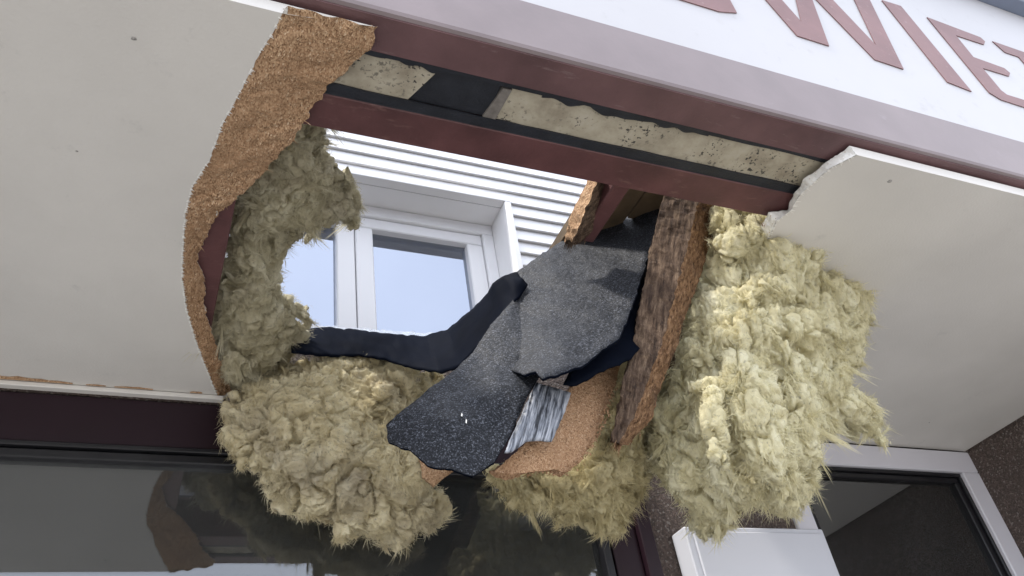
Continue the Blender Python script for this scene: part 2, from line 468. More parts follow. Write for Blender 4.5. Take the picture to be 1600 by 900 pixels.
# right white window
rw = MB()
zt = 2.742
rw.box(RWX0 + .002, XR - .002, YW - .012, YW + .07, zt - .088, zt)
rw.box(RWX0 + .002, RWX0 + .085, YW - .012, YW + .07, 1.10, zt - .089)
rw.box(XR - .092, XR - .002, YW - .012, YW + .07, 1.10, zt - .089)
rw.box(RWX0 + .086, XR - .093, YW - .012, YW + .07, 1.10, 1.19)
rwo = rw.build('side_window', M_PVCSHADE, bld, 0.004)
m = MB()
x0, x1, z1, z0 = RWX0 + .086, XR - .093, zt - .089, 1.191
m.box(x0, x1, YW + .002, YW + .06, z1 - .014, z1); m.box(x0, x0 + .014, YW + .002, YW + .06, z0, z1 - .015)
m.box(x1 - .014, x1, YW + .002, YW + .06, z0, z1 - .015)
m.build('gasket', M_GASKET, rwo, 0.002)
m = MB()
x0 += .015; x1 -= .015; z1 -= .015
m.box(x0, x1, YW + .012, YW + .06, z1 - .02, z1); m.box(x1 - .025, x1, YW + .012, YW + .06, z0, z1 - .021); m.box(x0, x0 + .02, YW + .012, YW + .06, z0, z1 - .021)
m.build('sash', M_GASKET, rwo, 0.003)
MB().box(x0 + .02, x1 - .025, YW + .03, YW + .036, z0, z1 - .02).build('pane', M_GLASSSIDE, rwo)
MB().box(RWX0 - .04, XR - .002, YW - .05, YW + .1, 1.05, 1.098).build('sill', M_PVCSHADE, rwo, 0.004)

# upper storey: sheathing, siding boards one by one, window with deep reveal
WX0, WX1, WZ0, WZ1 = 0.02, 1.10, 3.02, 3.70
m = MB()
m.box(-2.6, WX0 - .002, YW + .03, YW + .3, 3.002, 4.9); m.box(WX1 + .002, 3.2, YW + .03, YW + .3, 3.002, 4.9)
m.box(WX0 - .002, WX1 + .002, YW + .03, YW + .3, WZ1 + .004, 4.9); m.box(WX0 - .002, WX1 + .002, YW + .03, YW + .3, 3.002, WZ0 - .002)
m.build('wall', M_DARKROOM, bld)  # near-black colour deepens the shade lines between the siding laps
PITCH = 0.0625
def siding(x0, x1, z, h=PITCH):
    m = MB()
    m.prism_x([(YW - .006, z), (YW - .0035, z), (YW - .003, z + .006), (YW + .024, z + .006), (YW + .024, z + h + .008), (YW + .016, z + h + .008), (YW + .0085, z + h - .002), (YW - .006, z + .004)], x0, x1)
    m.build('siding_board', M_SIDING, bld)
z = 3.05 - PITCH * 0.5
k = 0
while z < 4.75:
    if z + PITCH < WZ1 + 0.03 and z > WZ0 - 0.06:
        siding(-2.2, WX0 - .03, z); siding(WX1 + .028, 3.1, z)
    else:
        siding(-2.2, 3.1, z)
    z += PITCH; k += 1
uw = MB()
# reveal lining and outer trim
uw.box(WX0 - .028, WX1 + .026, YW - .012, YW + .03, WZ1 + .002, WZ1 + .026)
uw.box(WX1 + .001, WX1 + .026, YW - .012, YW + .03, WZ0, WZ1 + .001)
uw.box(WX0 - .028, WX0 - .001, YW - .012, YW + .03, WZ0, WZ1 + .001)
uwo = uw.build('upper_window', M_SIDING, bld, 0.002)
m = MB()
m.box(WX0 - .001, WX1 + .001, YW + .03, YW + .2, WZ1 + .0, WZ1 + .003)
m.box(WX1, WX1 + .001, YW - .01, YW + .2, WZ0, WZ1 - .001); m.box(WX0 - .001, WX0, YW - .01, YW + .2, WZ0, WZ1 - .001)
m.build('reveal', M_SIDING, uwo)
YG = YW + .13
m = MB()
m.box(WX0 + .001, WX1 - .001, YG, YG + .06, WZ1 - .05, WZ1 - .001); m.box(WX0 + .001, WX0 + .045, YG, YG + .06, WZ0, WZ1 - .051)
m.box(WX1 - .045, WX1 - .001, YG, YG + .06, WZ0, WZ1 - .051); m.box(WX0 + .046, WX1 - .046, YG, YG + .06, WZ0, WZ0 + .05)
m.build('frame', M_PVC, uwo, 0.003)
XM = 0.555
for (a, b) in ((WX0 + .047, XM - .002), (XM + .002, WX1 - .047)):
    s = MB(); z0, z1 = WZ0 + .052, WZ1 - .052; t = .064; y = YG + .012
    s.box(a, b, y, y + .06, z1 - .05, z1); s.box(a, a + t, y, y + .06, z0, z1 - .051); s.box(b - t, b, y, y + .06, z0, z1 - .051); s.box(a + t + .001, b - t - .001, y, y + .06, z0, z0 + t)
    so = s.build('sash', M_PVC, uwo, 0.004)
    MB().box(a + t - .004, b - t + .004, y + .03, y + .036, z0 + t - .004, z1 - .046).build('pane', M_GLASSUP, uwo)

# ------------------------------------------------------------------ canopy
can = empty('canopy', (0.2, 1.2, ZS), 'white shop canopy with lettered sign band and a large hole torn in its underside', 'canopy')
# sign panel + letters
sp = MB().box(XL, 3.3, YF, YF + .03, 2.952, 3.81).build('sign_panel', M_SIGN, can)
LETTERS = [
    ('S', [(.90, 3.158), (1.09, 3.158), (1.148, 3.178), (1.148, 3.345), (1.09, 3.375), (.965, 3.375), (.965, 3.475), (1.148, 3.475), (1.148, 3.535), (.955, 3.535), (.90, 3.505), (.90, 3.345), (.955, 3.315), (1.083, 3.315), (1.083, 3.218), (.90, 3.218)]),
    ('W', [(1.215, 3.535), (1.323, 3.157), (1.424, 3.155), (1.485, 3.42), (1.578, 3.157), (1.677, 3.153), (1.756, 3.535), (1.686, 3.535), (1.627, 3.237), (1.536, 3.535), (1.462, 3.535), (1.372, 3.237), (1.285, 3.535)]),
    ('I', [(1.813, 3.535), (1.840, 3.157), (1.925, 3.145), (1.893, 3.54)]),
    ('E', [(1.992, 3.525), (2.012, 3.170), (2.045, 3.150), (2.225, 3.145), (2.225, 3.190), (2.098, 3.190), (2.085, 3.205), (2.080, 3.306), (2.195, 3.309), (2.217, 3.332), (2.206, 3.352), (2.078, 3.358), (2.076, 3.466), (2.200, 3.468), (2.222, 3.492), (2.215, 3.512)]),
    ('T', [(2.271, 3.514), (2.292, 3.464), (2.355, 3.464), (2.36, 3.155), (2.43, 3.155), (2.432, 3.464), (2.51, 3.464), (2.535, 3.512)]),
]
for nm, pts in LETTERS:
    pts2 = [(x, zz) for x, zz in pts]
    m = MB().prism_y(pts2[::-1] if sum((pts2[i][0] - pts2[i - 1][0]) * (pts2[i][1] + pts2[i - 1][1]) for i in range(len(pts2))) > 0 else pts2, YF - .003, YF - .0005)
    o = m.build('letter', M_LETTER, sp)
    tag(o, 'maroon capital letter %s on the sign band' % nm)
MB().box(XL, 3.32, YF - .05, YF + .07, 3.812, 3.845).build('coping', M_COPING, can, 0.004)
# mauve trim: face, rolled lip and underside return
m = MB(); m.prism_x([(YF - .006, 2.950), (YF - .006, 2.800), (YF - .003, 2.793), (YF + .004, 2.791), (YF + .004, 2.797), (YF + .0, 2.801), (YF + .0, 2.950)], XL, XR)
m.build('trim_strip', M_TRIM, can)
m = MB(); m.prism_x([(YF + .0045, 2.787), (YF + .075, 2.787), (YF + .075, 2.90), (YF + .071, 2.90), (YF + .071, 2.795), (YF + .0045, 2.795)], XL, XR)
m.build('trim_return', M_TRIMLOW, can)
m = MB(); m.prism_x([(YF + .0000, 2.780), (YF + .012, 2.779), (YF + .012, 2.786), (YF + .000, 2.788)], XL, XR)
# ragged strips beside the foam: dark colour for shaded gaps, patches of tar
def ragged_strip(name, x0, x1, ya, yb, z, mat, amp, n=120, par=can, th=.004):
    xs = np.linspace(x0, x1, n)
    ja = perlin(np.stack([xs * 25, xs * 0 + 3.3 + ya * 50, xs * 0], 1)) * amp
    jb = perlin(np.stack([xs * 25, xs * 0 + 9.1 + yb * 50, xs * 0], 1)) * amp
    v = []; f = []
    for i, x in enumerate(xs):
        for zz in (z, z + th):
            v += [(x, ya + ja[i], zz), (x, yb + jb[i], zz)]
    for i in range(n - 1):
        a = i * 4; b = a + 4
        f += [(a, a + 1, b + 1, b), (a + 2, b + 2, b + 3, a + 3), (a, b, b + 2, a + 2), (a + 1, a + 3, b + 3, b + 1)]
    f += [(0, 2, 3, 1), (4 * n - 4, 4 * n - 3, 4 * n - 1, 4 * n - 2)]
    return mesh_obj(name, v, f, mat, par)
ragged_strip('gap_shade_strip', XL, XR - .05, .8455, .855, 2.789, M_TARGAP, .004)  # black strip painting the shade of the gap behind the trim
ragged_strip('tar_patch', .60, .99, .846, .862, 2.7905, M_TARGAP, .012)
ragged_strip('tar_patch', .15, .42, .846, .858, 2.7905, M_TARGAP, .010)
ragged_strip('tar_patch', 1.0, 1.30, .846, .853, 2.7905, M_TARGAP, .009)
MB().box(.345, .515, .848, .938, 2.797, 2.815).build('gap_shade_board', M_TARGAP, can)  # black panel in place of the shaded gap between foam boards
ragged_strip('gap_shade_strip', XL, XR - .05, .936, .958, 2.789, M_TARGAP, .003)  # black strip in place of the shaded gap before the beam
# foam boards
def foam(x0, x1, skew, ya=.850, yb=.940, z=2.7945, name='foam_board', n=60):
    v = []; f = []
    xs = np.linspace(0, 1, n)
    for i, t in enumerate(xs):
        xa = x0[0] + (x1[0] - x0[0]) * t; xb = x0[1] + (x1[1] - x0[1]) * t
        ea = .006 * perlin(np.array([[xa * 20, 1.7, 0]]))[0] + .002 * perlin(np.array([[xa * 90, 4.7, 0]]))[0]
        for zz in (z, z + .05):
            v += [(xa, ya + ea, zz + .003 * math.sin(xa * 9)), (xb, yb, zz)]
    for i in range(n - 1):
        a = i * 4; b = a + 4
        f += [(a, b, b + 1, a + 1), (a + 2, a + 3, b + 3, b + 2), (a, a + 2, b + 2, b), (a + 1, b + 1, b + 3, a + 3)]
    f += [(0, 1, 3, 2), (4 * n - 4, 4 * n - 2, 4 * n - 1, 4 * n - 3)]
    return mesh_obj(name, v, f, M_FOAM, can)
foam((-.2, -.2), (.392, .352), 0)
foam((.538, .532), (1.9, 1.9), 0)
m = MB().add([(.520, .862, 2.792), (.537, .860, 2.790), (.531, .938, 2.790), (.505, .938, 2.792), (.520, .868, 2.83), (.537, .866, 2.83), (.531, .931, 2.83), (.505, .931, 2.83)],
             [(0, 1, 2, 3), (7, 6, 5, 4), (0, 4, 5, 1), (1, 5, 6, 2), (2, 6, 7, 3), (3, 7, 4, 0)])
m.build('broken_tile', paint_mat('grey fibre chip', (0.16, 0.145, 0.13), 0.8, 0.3, 60), can)
MB().box(-.4, 1.9, .846, .96, 2.87, 2.90).build('back_board', M_TARGAP, can)
# steel I beam running along the front
m = MB(); m.prism_x([(.960, 2.786), (1.040, 2.786), (1.040, 2.797), (1.004, 2.800), (1.004, 2.920), (1.040, 2.923), (1.040, 2.934), (.960, 2.934), (.960, 2.923), (.996, 2.920), (.996, 2.800), (.960, 2.797)], XL, XR)
m.build('beam', M_MAROON, can, 0.0015)
MB().prism_x([(.9585, 2.789), (.9598, 2.7885), (.9598, 2.798), (.9585, 2.798)], -.3, 1.9).build('tar_edge', M_TARGAP, can)
# joists running back to the wall
def joist(x0, x1, ya, yb, za, zb):
    m = MB(); m.box(x0, x1, ya, yb, za, zb); return m.build('joist', M_MAROON, can, 0.003)
joist(-.055, .084, 1.042, YW - .005, 2.784, 2.95)
joist(.862, .905, 1.042, 1.24, 2.80, 2.835)
joist(1.62, 1.70, 1.042, YW - .005, 2.784, 2.90)
joist(2.40, 2.48, 1.042, YW - .005, 2.784, 2.90)
joist(-.95, -.87, 1.042, YW - .005, 2.784, 2.90)
joist(-1.75, -1.67, 1.042, YW - .005, 2.784, 2.90)
# roof boards around the hole, felt on top (ragged hole edge)
def deck(name, x0, x1, y0, y1, z0=2.955, z1=2.985, mat=M_DECK):
    return MB().box(x0, x1, y0, y1, z0, z1).build(name, mat, can)
for i in range(14):
    xa = XL + i * .178
    if xa < .02:
        deck('roof_board', xa, xa + .170, YF + .032, YW - .004)
for i in range(10):
    xa = 1.42 + i * .178
    if xa + .17 < 3.3: deck('roof_board', xa, xa + .170, YF + .032, YW - .004)
deck('roof_board', .075, 1.41, YF + .032, .93)
deck('roof_board', .925, 1.06, 1.16, 1.50)
deck('roof_board', 1.065, 1.16, 1.16, 1.28)
deck('roof_felt', XL, .09, YF + .033, YW - .004, 2.987, 2.994, M_FELT)
deck('roof_felt', 1.44, 3.3, YF + .033, YW - .004, 2.987, 2.994, M_FELT)
deck('roof_felt', .091, 1.439, YF + .033, .925, 2.987, 2.994, M_FELT)

# ---- torn soffit boards
def resample(P, n, jit=0.0, seed=0):
    P = np.array(P, float)
    d = np.concatenate([[0], np.cumsum(np.linalg.norm(np.diff(P, axis=0), axis=1))])
    t = np.linspace(0, d[-1], n)
    Q = np.stack([np.interp(t, d, P[:, k]) for k in range(P.shape[1])], 1)
    if jit:
        Q[1:-1, :2] += jit * perlin(np.stack([t * 70, t * 0 + seed, t * 0 + .3], 1))[1:-1, None] * np.array([1, .4]) + .25 * jit * perlin(np.stack([t * 220, t * 0 + seed + 7, t * 0 + .3], 1))[1:-1, None] * np.array([1, .3])
    return Q
def poly_sheet(name, P, z, mat, parent, flip=False):
    pts = [Vector((p[0], p[1])) for p in P]
    r = delaunay_2d_cdt(pts, [], [list(range(len(pts)))], 1, 1e-6)
    v = [(p.x, p.y, z) for p in r[0]]; f = r[2]
    if flip: f = [tuple(reversed(q)) for q in f]
    return v, f
def torn_board(name, low, top, xend, label, n=420, jit=.006, seed=1, core=M_CHIP, flecks=700, m_across=22, bow=.35, paint_w=.004):
    """low: torn line of the painted face (z=ZS), top: torn line of the core's upper face (z=ZT)"""
    low = resample(low, n, jit * .3, seed); top = resample(top, n, jit * .8, seed + 20); top[1:-1, 0] += .006 * perlin(np.stack([top[:, 1] * 22, top[:, 1] * 0 + seed, top[:, 1] * 0], 1))[1:-1]
    yf, yb = .790, YW - .003
    low[0, 1] = top[0, 1] = yf; low[-1, 1] = top[-1, 1] = yb
    v, f = poly_sheet(name, np.vstack([[[xend, yf], [xend, yb]], low[::-1]]), ZS, None, None)
    mb = MB(); mb.add(v, f)
    v2, f2 = poly_sheet(name, np.vstack([[[xend, yf], [xend, yb]], top[::-1]]), ZT, None, None)
    mb.add(v2, f2)
    mb.add([(xend, yf, ZS), (low[0, 0], yf, ZS), (top[0, 0], yf, ZT), (xend, yf, ZT)], [(0, 1, 2, 3)])
    mb.add([(xend, yb, ZS), (low[-1, 0], yb, ZS), (top[-1, 0], yb, ZT), (xend, yb, ZT)], [(0, 1, 2, 3)])
    o = mb.build(name, M_SOFFIT, can); tag(o, label)
    # core: sloping torn surface between the two lines
    V = []; F = []
    s = np.linspace(0, 1, m_across)
    for i in range(n):
        for k, q in enumerate(s):
            p = low[i] * (1 - q) + top[i] * q
            zz = ZS + .0015 + (ZT - ZS - .003) * (q ** (1 + bow))
            V.append((p[0], p[1], zz))
    V = np.array(V)
    qq = np.tile(s, n)      # delaminated steps across the break
    ph = 2 * np.pi * (2.2 * qq + 1.1 * perlin(V * np.array([14, 14, 1]) + seed))
    V[:, 2] += .002 * np.tanh(2.5 * np.sin(ph)) * np.clip(qq * (1 - qq) * 6, 0, 1)
    nn = perlin(V * 12) * .005 + perlin(V * 30) * .004 + perlin(V * 130) * .0015 + perlin(V * 280) * .0012
    inner = np.tile((s > 0) & (s < 1), n)
    taper = np.tile(np.clip(s / .12, 0, 1), n); V[:, 2] += nn * inner * taper; V[:, 0] += perlin(V * 160 + 5) * .0015 * inner
    V[:, 2] = np.maximum(V[:, 2], ZS + .0006)
    for i in range(n - 1):
        for k in range(m_across - 1):
            a = i * m_across + k
            F.append((a, a + 1, a + m_across + 1, a + m_across))
    mesh_obj('torn_core', V, F, core, o, smooth=False)
    # loose wood flakes standing out of the torn core, one joined part
    fl = MB()
    for _ in range(flecks):
        i = RNG.integers(1, n - 2); q = RNG.random() ** .7
        p = low[i] * (1 - q) + top[i] * q
        zz = ZS + (ZT - ZS) * q ** (1 + bow) - RNG.random() * .003
        L_ = RNG.uniform(.002, .007); W_ = RNG.uniform(.0004, .0014)
        a = RNG.normal(size=3); a[2] *= .5; a /= np.linalg.norm(a)
        b = np.cross(a, RNG.normal(size=3)); b /= np.linalg.norm(b)
        c = np.array([p[0], p[1], zz])
        fl.add([c - a * L_ * .5 - b * W_ * .5, c + a * L_ * .5, c - a * L_ * .3 + b * W_ * .6, c + np.cross(a, b) * .0012], [(0, 1, 2), (0, 3, 1), (1, 3, 2), (2, 3, 0)])
    for _ in range(flecks // 12):       # longer slivers left hanging along the upper edge
        i = RNG.integers(4, n - 5); q = RNG.uniform(.75, 1.0)
        p = low[i] * (1 - q) + top[i] * q; c = np.array([p[0], p[1], ZS + (ZT - ZS) * q ** (1 + bow)])
        a = np.array([top[i][0] - low[i][0], top[i][1] - low[i][1], 0]); a = _n(a + 1e-6) + RNG.normal(size=3) * .7 + np.array([0, 0, -.4]); a = _n(a)
        b = _n(np.cross(a, RNG.normal(size=3))); L_ = RNG.uniform(.008, .022); W_ = RNG.uniform(.001, .003)
        fl.add([c - b * W_, c + b * W_, c + a * L_, c + np.cross(a, b) * .0015], [(0, 1, 2), (0, 2, 3), (1, 3, 2), (0, 3, 1)])
    mesh_obj('wood_flakes', fl.v, fl.f, M_CHIPPALE, o)['kind'] = 'stuff'
    # flaking paint skin along the torn line
    pk = MB()
    for i in range(2, n - 3):
        if RNG.random() < .55:
            p = low[i]; q2 = low[i + 1]
            t = (q2 - p); nrm = np.array([t[1], -t[0]]); nrm /= max(1e-6, np.linalg.norm(nrm))
            sgn = 1 if np.dot(nrm, top[i] - low[i]) > 0 else -1
            w_ = RNG.uniform(.3, 1.6) * paint_w; h_ = RNG.uniform(-.004, .002)
            e = (p + q2) / 2 + nrm * sgn * w_
            A = (*(p - nrm * sgn * .003), ZS - .0006); B = (*(q2 - nrm * sgn * .003), ZS - .0006); C_ = (e[0], e[1], ZS + h_)
            D_ = (*((p + q2) / 2), ZS + .001)
            pk.add([A, B, C_, D_], [(0, 1, 2), (0, 2, 3), (1, 3, 2), (0, 3, 1)])
    mesh_obj('paint_flakes', pk.v, pk.f, M_PAINTCHIP, o)['kind'] = 'stuff'
    return o
def pxz(pts, z):
    return [at_z(px, py, z)[:2] for px, py in pts]
LOWL = pxz([(452, 8), (440, 22), (428, 50), (405, 85), (388, 120), (372, 150), (345, 200), (328, 250), (302, 290), (290, 330), (286, 390), (285, 440), (292, 485), (305, 530), (322, 575), (345, 632)], ZS)
TOPL = pxz([(589, 37), (581, 72), (558, 92), (515, 135), (487, 170), (452, 225), (432, 245), (398, 285), (368, 312), (338, 336), (324, 365), (308, 402), (318, 430), (322, 490), (345, 560), (372, 640)], ZT)
torn_board('soffit_board', LOWL, TOPL, XL, 'left soffit board ending in a broad brown torn chipboard edge', seed=2)
LOWR = pxz([(1338, 243), (1300, 262), (1272, 285), (1250, 305), (1236, 330)], ZS)
LOWR += [np.array(q) for q in ((1.275, 1.02), (1.34, 1.2), (1.40, 1.4), (1.50, 1.6), (1.56, 1.8), (1.60, 1.997))]
TOPR = pxz([(1322, 233), (1285, 258), (1256, 280), (1240, 303), (1230, 328)], ZT)
TOPR += [np.array(q) for q in ((1.262, 1.02), (1.32, 1.2), (1.38, 1.4), (1.48, 1.6), (1.54, 1.8), (1.58, 1.997))]
torn_board('soffit_board', LOWR, TOPR, XR - .004, 'right soffit board with a narrow white torn corner', seed=5, jit=.004, core=M_PAINTCHIP, flecks=120, paint_w=.009)
for (px, py, rr) in ((209, 60, .0045), (1390, 283, .006), (1452, 660, .003), (120, 236, .0025)):
    c = at_z(px, py, ZS); mk = MB()
    k_ = 10; ring = [(c[0] + rr * math.cos(t * 6.283 / k_) * (1 + .3 * math.sin(t * 2.1)), c[1] + rr * .8 * math.sin(t * 6.283 / k_)) for t in range(k_)]
    mk.add([(x, y, ZS - .0004) for x, y in ring] + [(c[0], c[1], ZS - .003)] , [(t, (t + 1) % k_, k_) for t in range(k_)])
    mk.build('screw_head', M_SCREW, can)
# edge batten along the shop wall, with bare slivers where paint came off
MB().box(XL, .145, YW - .022, YW - .001, 2.736, ZS - .0015).build('edge_batten', M_SOFFIT, can, 0.002)
for (a, b, hh) in ((-.47, -.215, .007), (-.12, -.03, .003), (-.185, -.14, .002), (.06, .09, .003)):
    sl = MB(); n_ = 16
    xs = np.linspace(a, b, n_)
    w_ = hh * (0.4 + 0.6 * np.abs(perlin(np.stack([xs * 40, xs * 0, xs * 0 + a], 1)))) * np.sin(np.linspace(.15, 2.9, n_))
    for i in range(n_ - 1):
        sl.add([(xs[i], YW - .026, ZS - .003), (xs[i + 1], YW - .026, ZS - .003), (xs[i + 1], YW - .026 - w_[i + 1] * 3, ZS - .0008), (xs[i], YW - .026 - w_[i] * 3, ZS - .0008),
                (xs[i], YW - .020, ZS + .001), (xs[i + 1], YW - .020, ZS + .001)], [(0, 1, 2, 3), (0, 4, 5, 1), (3, 2, 5, 4), (0, 3, 4), (1, 5, 2)])
    sl.build('bare_sliver', M_CHIP, can)

# ------------------------------------------------------------------ white cabinet on the pier
cab = MB().box(1.455, 1.985, YW - .075, YW - .002, 1.75, 2.385).build('wall_cabinet', M_CABINET, None, 0.004)
tag(cab, 'plain white box mounted on the pebbledash pier below the torn hole', 'cabinet')
MB().box(1.478, 1.965, YW - .083, YW - .0755, 1.775, 2.368).build('cover', M_CABINET, cab, 0.003)

# ------------------------------------------------------------------ torn sheets
def inside(poly, P):
    poly = np.array(poly); P = np.asarray(P); n = len(poly); r = np.zeros(len(P), bool); j = n - 1
    for i in range(n):
        a, b = poly[i], poly[j]
        c = ((a[1] > P[:, 1]) != (b[1] > P[:, 1])) & (P[:, 0] < (b[0] - a[0]) * (P[:, 1] - a[1]) / (b[1] - a[1] + 1e-12) + a[0])
        r ^= c; j = i
    return r
def edge_dist(poly, P):
    poly = np.array(poly, float); P = np.asarray(P, float); d = np.full(len(P), 1e9)
    for i in range(len(poly)):
        a, b = poly[i - 1], poly[i]; ab = b - a
        t = np.clip(((P - a) @ ab) / (ab @ ab + 1e-12), 0, 1)
        d = np.minimum(d, np.linalg.norm(P - (a + t[:, None] * ab), axis=1))
    return d
def jag(poly, step=5, amp=2.0, seed=0):
    P = np.array(list(poly) + [poly[0]], float)
    d = np.concatenate([[0], np.cumsum(np.linalg.norm(np.diff(P, axis=0), axis=1))])
    n = max(8, int(d[-1] / step)); t = np.linspace(0, d[-1], n + 1)[:-1]
    for q in d[:-1]: t[np.argmin(np.abs(t - q))] = q          # keep the measured corners sharp
    Q = np.stack([np.interp(t, d, P[:, k]) for k in (0, 1)], 1)
    c = np.stack([t / 22, t * 0 + seed, t * 0], 1)
    Q[:, 0] += amp * (.5 * perlin(c) + .8 * perlin(c * 3.1 + 9)); Q[:, 1] += amp * (.5 * perlin(c + 40) + .8 * perlin(c * 3.1 + 70))
    return Q
def sheet(name, poly, ctrl, thick, mat, parent, step=7, amp=2.0, seed=0, wrinkle=.004, wscale=14, smooth=True, rim=None):
    Q = jag(poly, step * .8, amp, seed)
    lo, hi = Q.min(0), Q.max(0)
    gx, gy = np.meshgrid(np.arange(lo[0], hi[0], step), np.arange(lo[1], hi[1], step))
    G = np.stack([gx.ravel(), gy.ravel()], 1) + RNG.uniform(-.3, .3, (gx.size, 2)) * step
    G = G[inside(Q, G)]; G = G[edge_dist(Q, G) > step * .6]
    pts = [Vector(p) for p in np.vstack([Q, G]).tolist()]
    r = delaunay_2d_cdt(pts, [], [list(range(len(Q)))], 1, 1e-4)
    P = np.array([(p.x, p.y) for p in r[0]])
    y = RBF(ctrl)(P)
    d = rays(P); W = d * (y / d[:, 1])[:, None] + np.array([0, 0, CAMZ])
    W[:, 1] += wrinkle * perlin(W * wscale) + wrinkle * .4 * perlin(W * wscale * 3)
    o = mesh_obj(name, W, r[2], mat, parent, smooth)
    bm = bmesh.new(); bm.from_mesh(o.data); bmesh.ops.recalc_face_normals(bm, faces=bm.faces)
    # face the camera, then give real thickness away from it
    s = sum(f.normal.y for f in bm.faces)
    if s > 0: bmesh.ops.reverse_faces(bm, faces=bm.faces)
    bm.to_mesh(o.data); bm.free()
    if rim: o.data.materials.append(rim)
    sm = o.modifiers.new('thickness', 'SOLIDIFY'); sm.thickness = thick; sm.offset = -1
    sm.use_rim = True
    if rim: sm.material_offset_rim = 1; sm.material_offset = 1
    return o

felt = empty('roofing_felt', at_y(820, 600, 1.2), 'large torn sheet of black granulated roofing felt hanging from the hole', 'roofing felt')
sheet('lower_layer', [(822, 437), (800, 470), (766, 508), (738, 552), (708, 580), (675, 604), (640, 632), (604, 663), (607, 690), (640, 702), (672, 727), (706, 733), (740, 743), (772, 722), (800, 676), (822, 625), (836, 598), (860, 560), (870, 500), (850, 450)],
      [(820, 440, 1.385), (800, 490, 1.33), (735, 555, 1.30), (604, 663, 1.25), (607, 690, 1.24), (740, 743, 1.17), (700, 650, 1.19), (780, 700, 1.18), (836, 598, 1.20), (770, 590, 1.22), (860, 540, 1.24), (860, 460, 1.37)],
      .005, M_FELT, felt, seed=3, amp=1.5, wrinkle=.009, wscale=11, rim=M_BITUMEN)
sheet('flap', [(886, 372), (914, 364), (950, 346), (990, 330), (1034, 314), (1031, 345), (1019, 385), (1003, 430), (986, 485), (966, 530), (940, 548), (907, 574), (870, 586), (844, 594), (836, 582), (818, 586), (800, 577), (812, 560), (803, 520), (796, 480), (819, 452), (808, 424), (848, 396)],
      [(886, 372, 1.40), (1034, 314, 1.235), (1003, 430, 1.19), (966, 530, 1.13), (907, 574, 1.10), (844, 594, 1.11), (800, 577, 1.225), (808, 540, 1.268), (798, 490, 1.345), (815, 440, 1.392), (900, 450, 1.28), (880, 540, 1.165), (848, 396, 1.40), (950, 390, 1.29)],
      .005, M_FELT, felt, seed=8, amp=2.6, wrinkle=.008, wscale=11, rim=M_BITUMEN)
sheet('second_ply', [(1020, 322), (1040, 304), (1060, 304), (1060, 330), (1050, 390), (1036, 440), (1022, 490), (1006, 535), (985, 562), (945, 578), (900, 602), (880, 600), (900, 560), (950, 520), (985, 440)],
      [(1036, 316, 1.245), (1016, 430, 1.235), (980, 525, 1.19), (900, 600, 1.15), (950, 500, 1.20), (1000, 332, 1.26)],
      .004, M_BITUMEN, felt, seed=12, amp=3.2, wrinkle=.004)
o = sheet('bare_streak', [(838, 597), (868, 606), (893, 614), (884, 640), (872, 668), (862, 690), (842, 688), (822, 690), (800, 706), (788, 707), (805, 672), (822, 632)],
          [(838, 597, 1.19), (893, 614, 1.20), (862, 690, 1.185), (788, 707, 1.17), (840, 650, 1.178)], .004, M_STREAK, felt, step=5, seed=15, amp=1.2, wrinkle=.003, wscale=40)
tag(o, 'silvery stretched strip where the felt lost its granules')
# bits of pale grit and slits on the felt
for (px, py, yy, dx, dy) in ((721, 648, 1.180, 2, 3), (728, 658, 1.180, 1.8, 4)):
    a = [(px, py - dy), (px + dx, py - dy * .3), (px + dx * .6, py + dy), (px - dx * .4, py + dy * .5)]
    v = [at_y(q[0], q[1], yy - .004) for q in a] + [at_y(q[0], q[1], yy + .006) for q in a]
    MB().add(v, [(0, 1, 2, 3), (7, 6, 5, 4), (0, 4, 5, 1), (1, 5, 6, 2), (2, 6, 7, 3), (3, 7, 4, 0)]).build('tear', M_PAINTCHIP, felt)

# curled smooth membrane: ruled strip between two lines, bulging towards the viewer
def ruled(name, top, bot, mat, parent, n=90, m_=14, bulge=.02, thick=.005, seed=0, amp=.004):
    T = resample(top, n); B = resample(bot, n)
    V = []
    for i in range(n):
        for k in range(m_):
            q = k / (m_ - 1)
            p = T[i] * (1 - q) + B[i] * q
            y = p[2] - bulge * math.sin(math.pi * q)
            e = (q == 0 or q == 1)
            jx = 1.5 * perlin(np.array([[i * .45, q * 9 + seed, 2.2]]))[0] if e else 0
            V.append(at_y(p[0], p[1] + jx, y))
    V = np.array(V); V[:, 1] += amp * perlin(V * 18 + seed) + amp * 1.4 * np.abs(perlin(V * np.array([34, 14, 30]) + seed + 4)); V[:, 2] += amp * .8 * np.abs(perlin(V * np.array([40, 20, 20]) + seed + 8))
    F = [(i * m_ + k, i * m_ + k + 1, (i + 1) * m_ + k + 1, (i + 1) * m_ + k) for i in range(n - 1) for k in range(m_ - 1)]
    o = mesh_obj(name, V, F, mat, parent, True)
    sm = o.modifiers.new('thickness', 'SOLIDIFY'); sm.thickness = thick; sm.offset = 1
    return o
mem = empty('curled_membrane', at_y(640, 540, 1.8), 'smooth blue black membrane strip curling up below the window view', 'membrane')
ruled('strip', [(455, 522, 1.90), (500, 513, 1.90), (560, 517, 1.89), (620, 525, 1.86), (665, 527, 1.83), (700, 517, 1.77), (740, 484, 1.62), (764, 460, 1.52), (772, 444, 1.46), (790, 432, 1.40), (808, 428, 1.385)],
      [(455, 552, 1.80), (500, 558, 1.80), (560, 556, 1.79), (610, 566, 1.77), (650, 578, 1.73), (690, 584, 1.66), (722, 574, 1.56), (762, 530, 1.45), (792, 490, 1.365), (812, 466, 1.345), (822, 448, 1.36)], M_BITUMEN, mem, bulge=.012, amp=.005, seed=2)
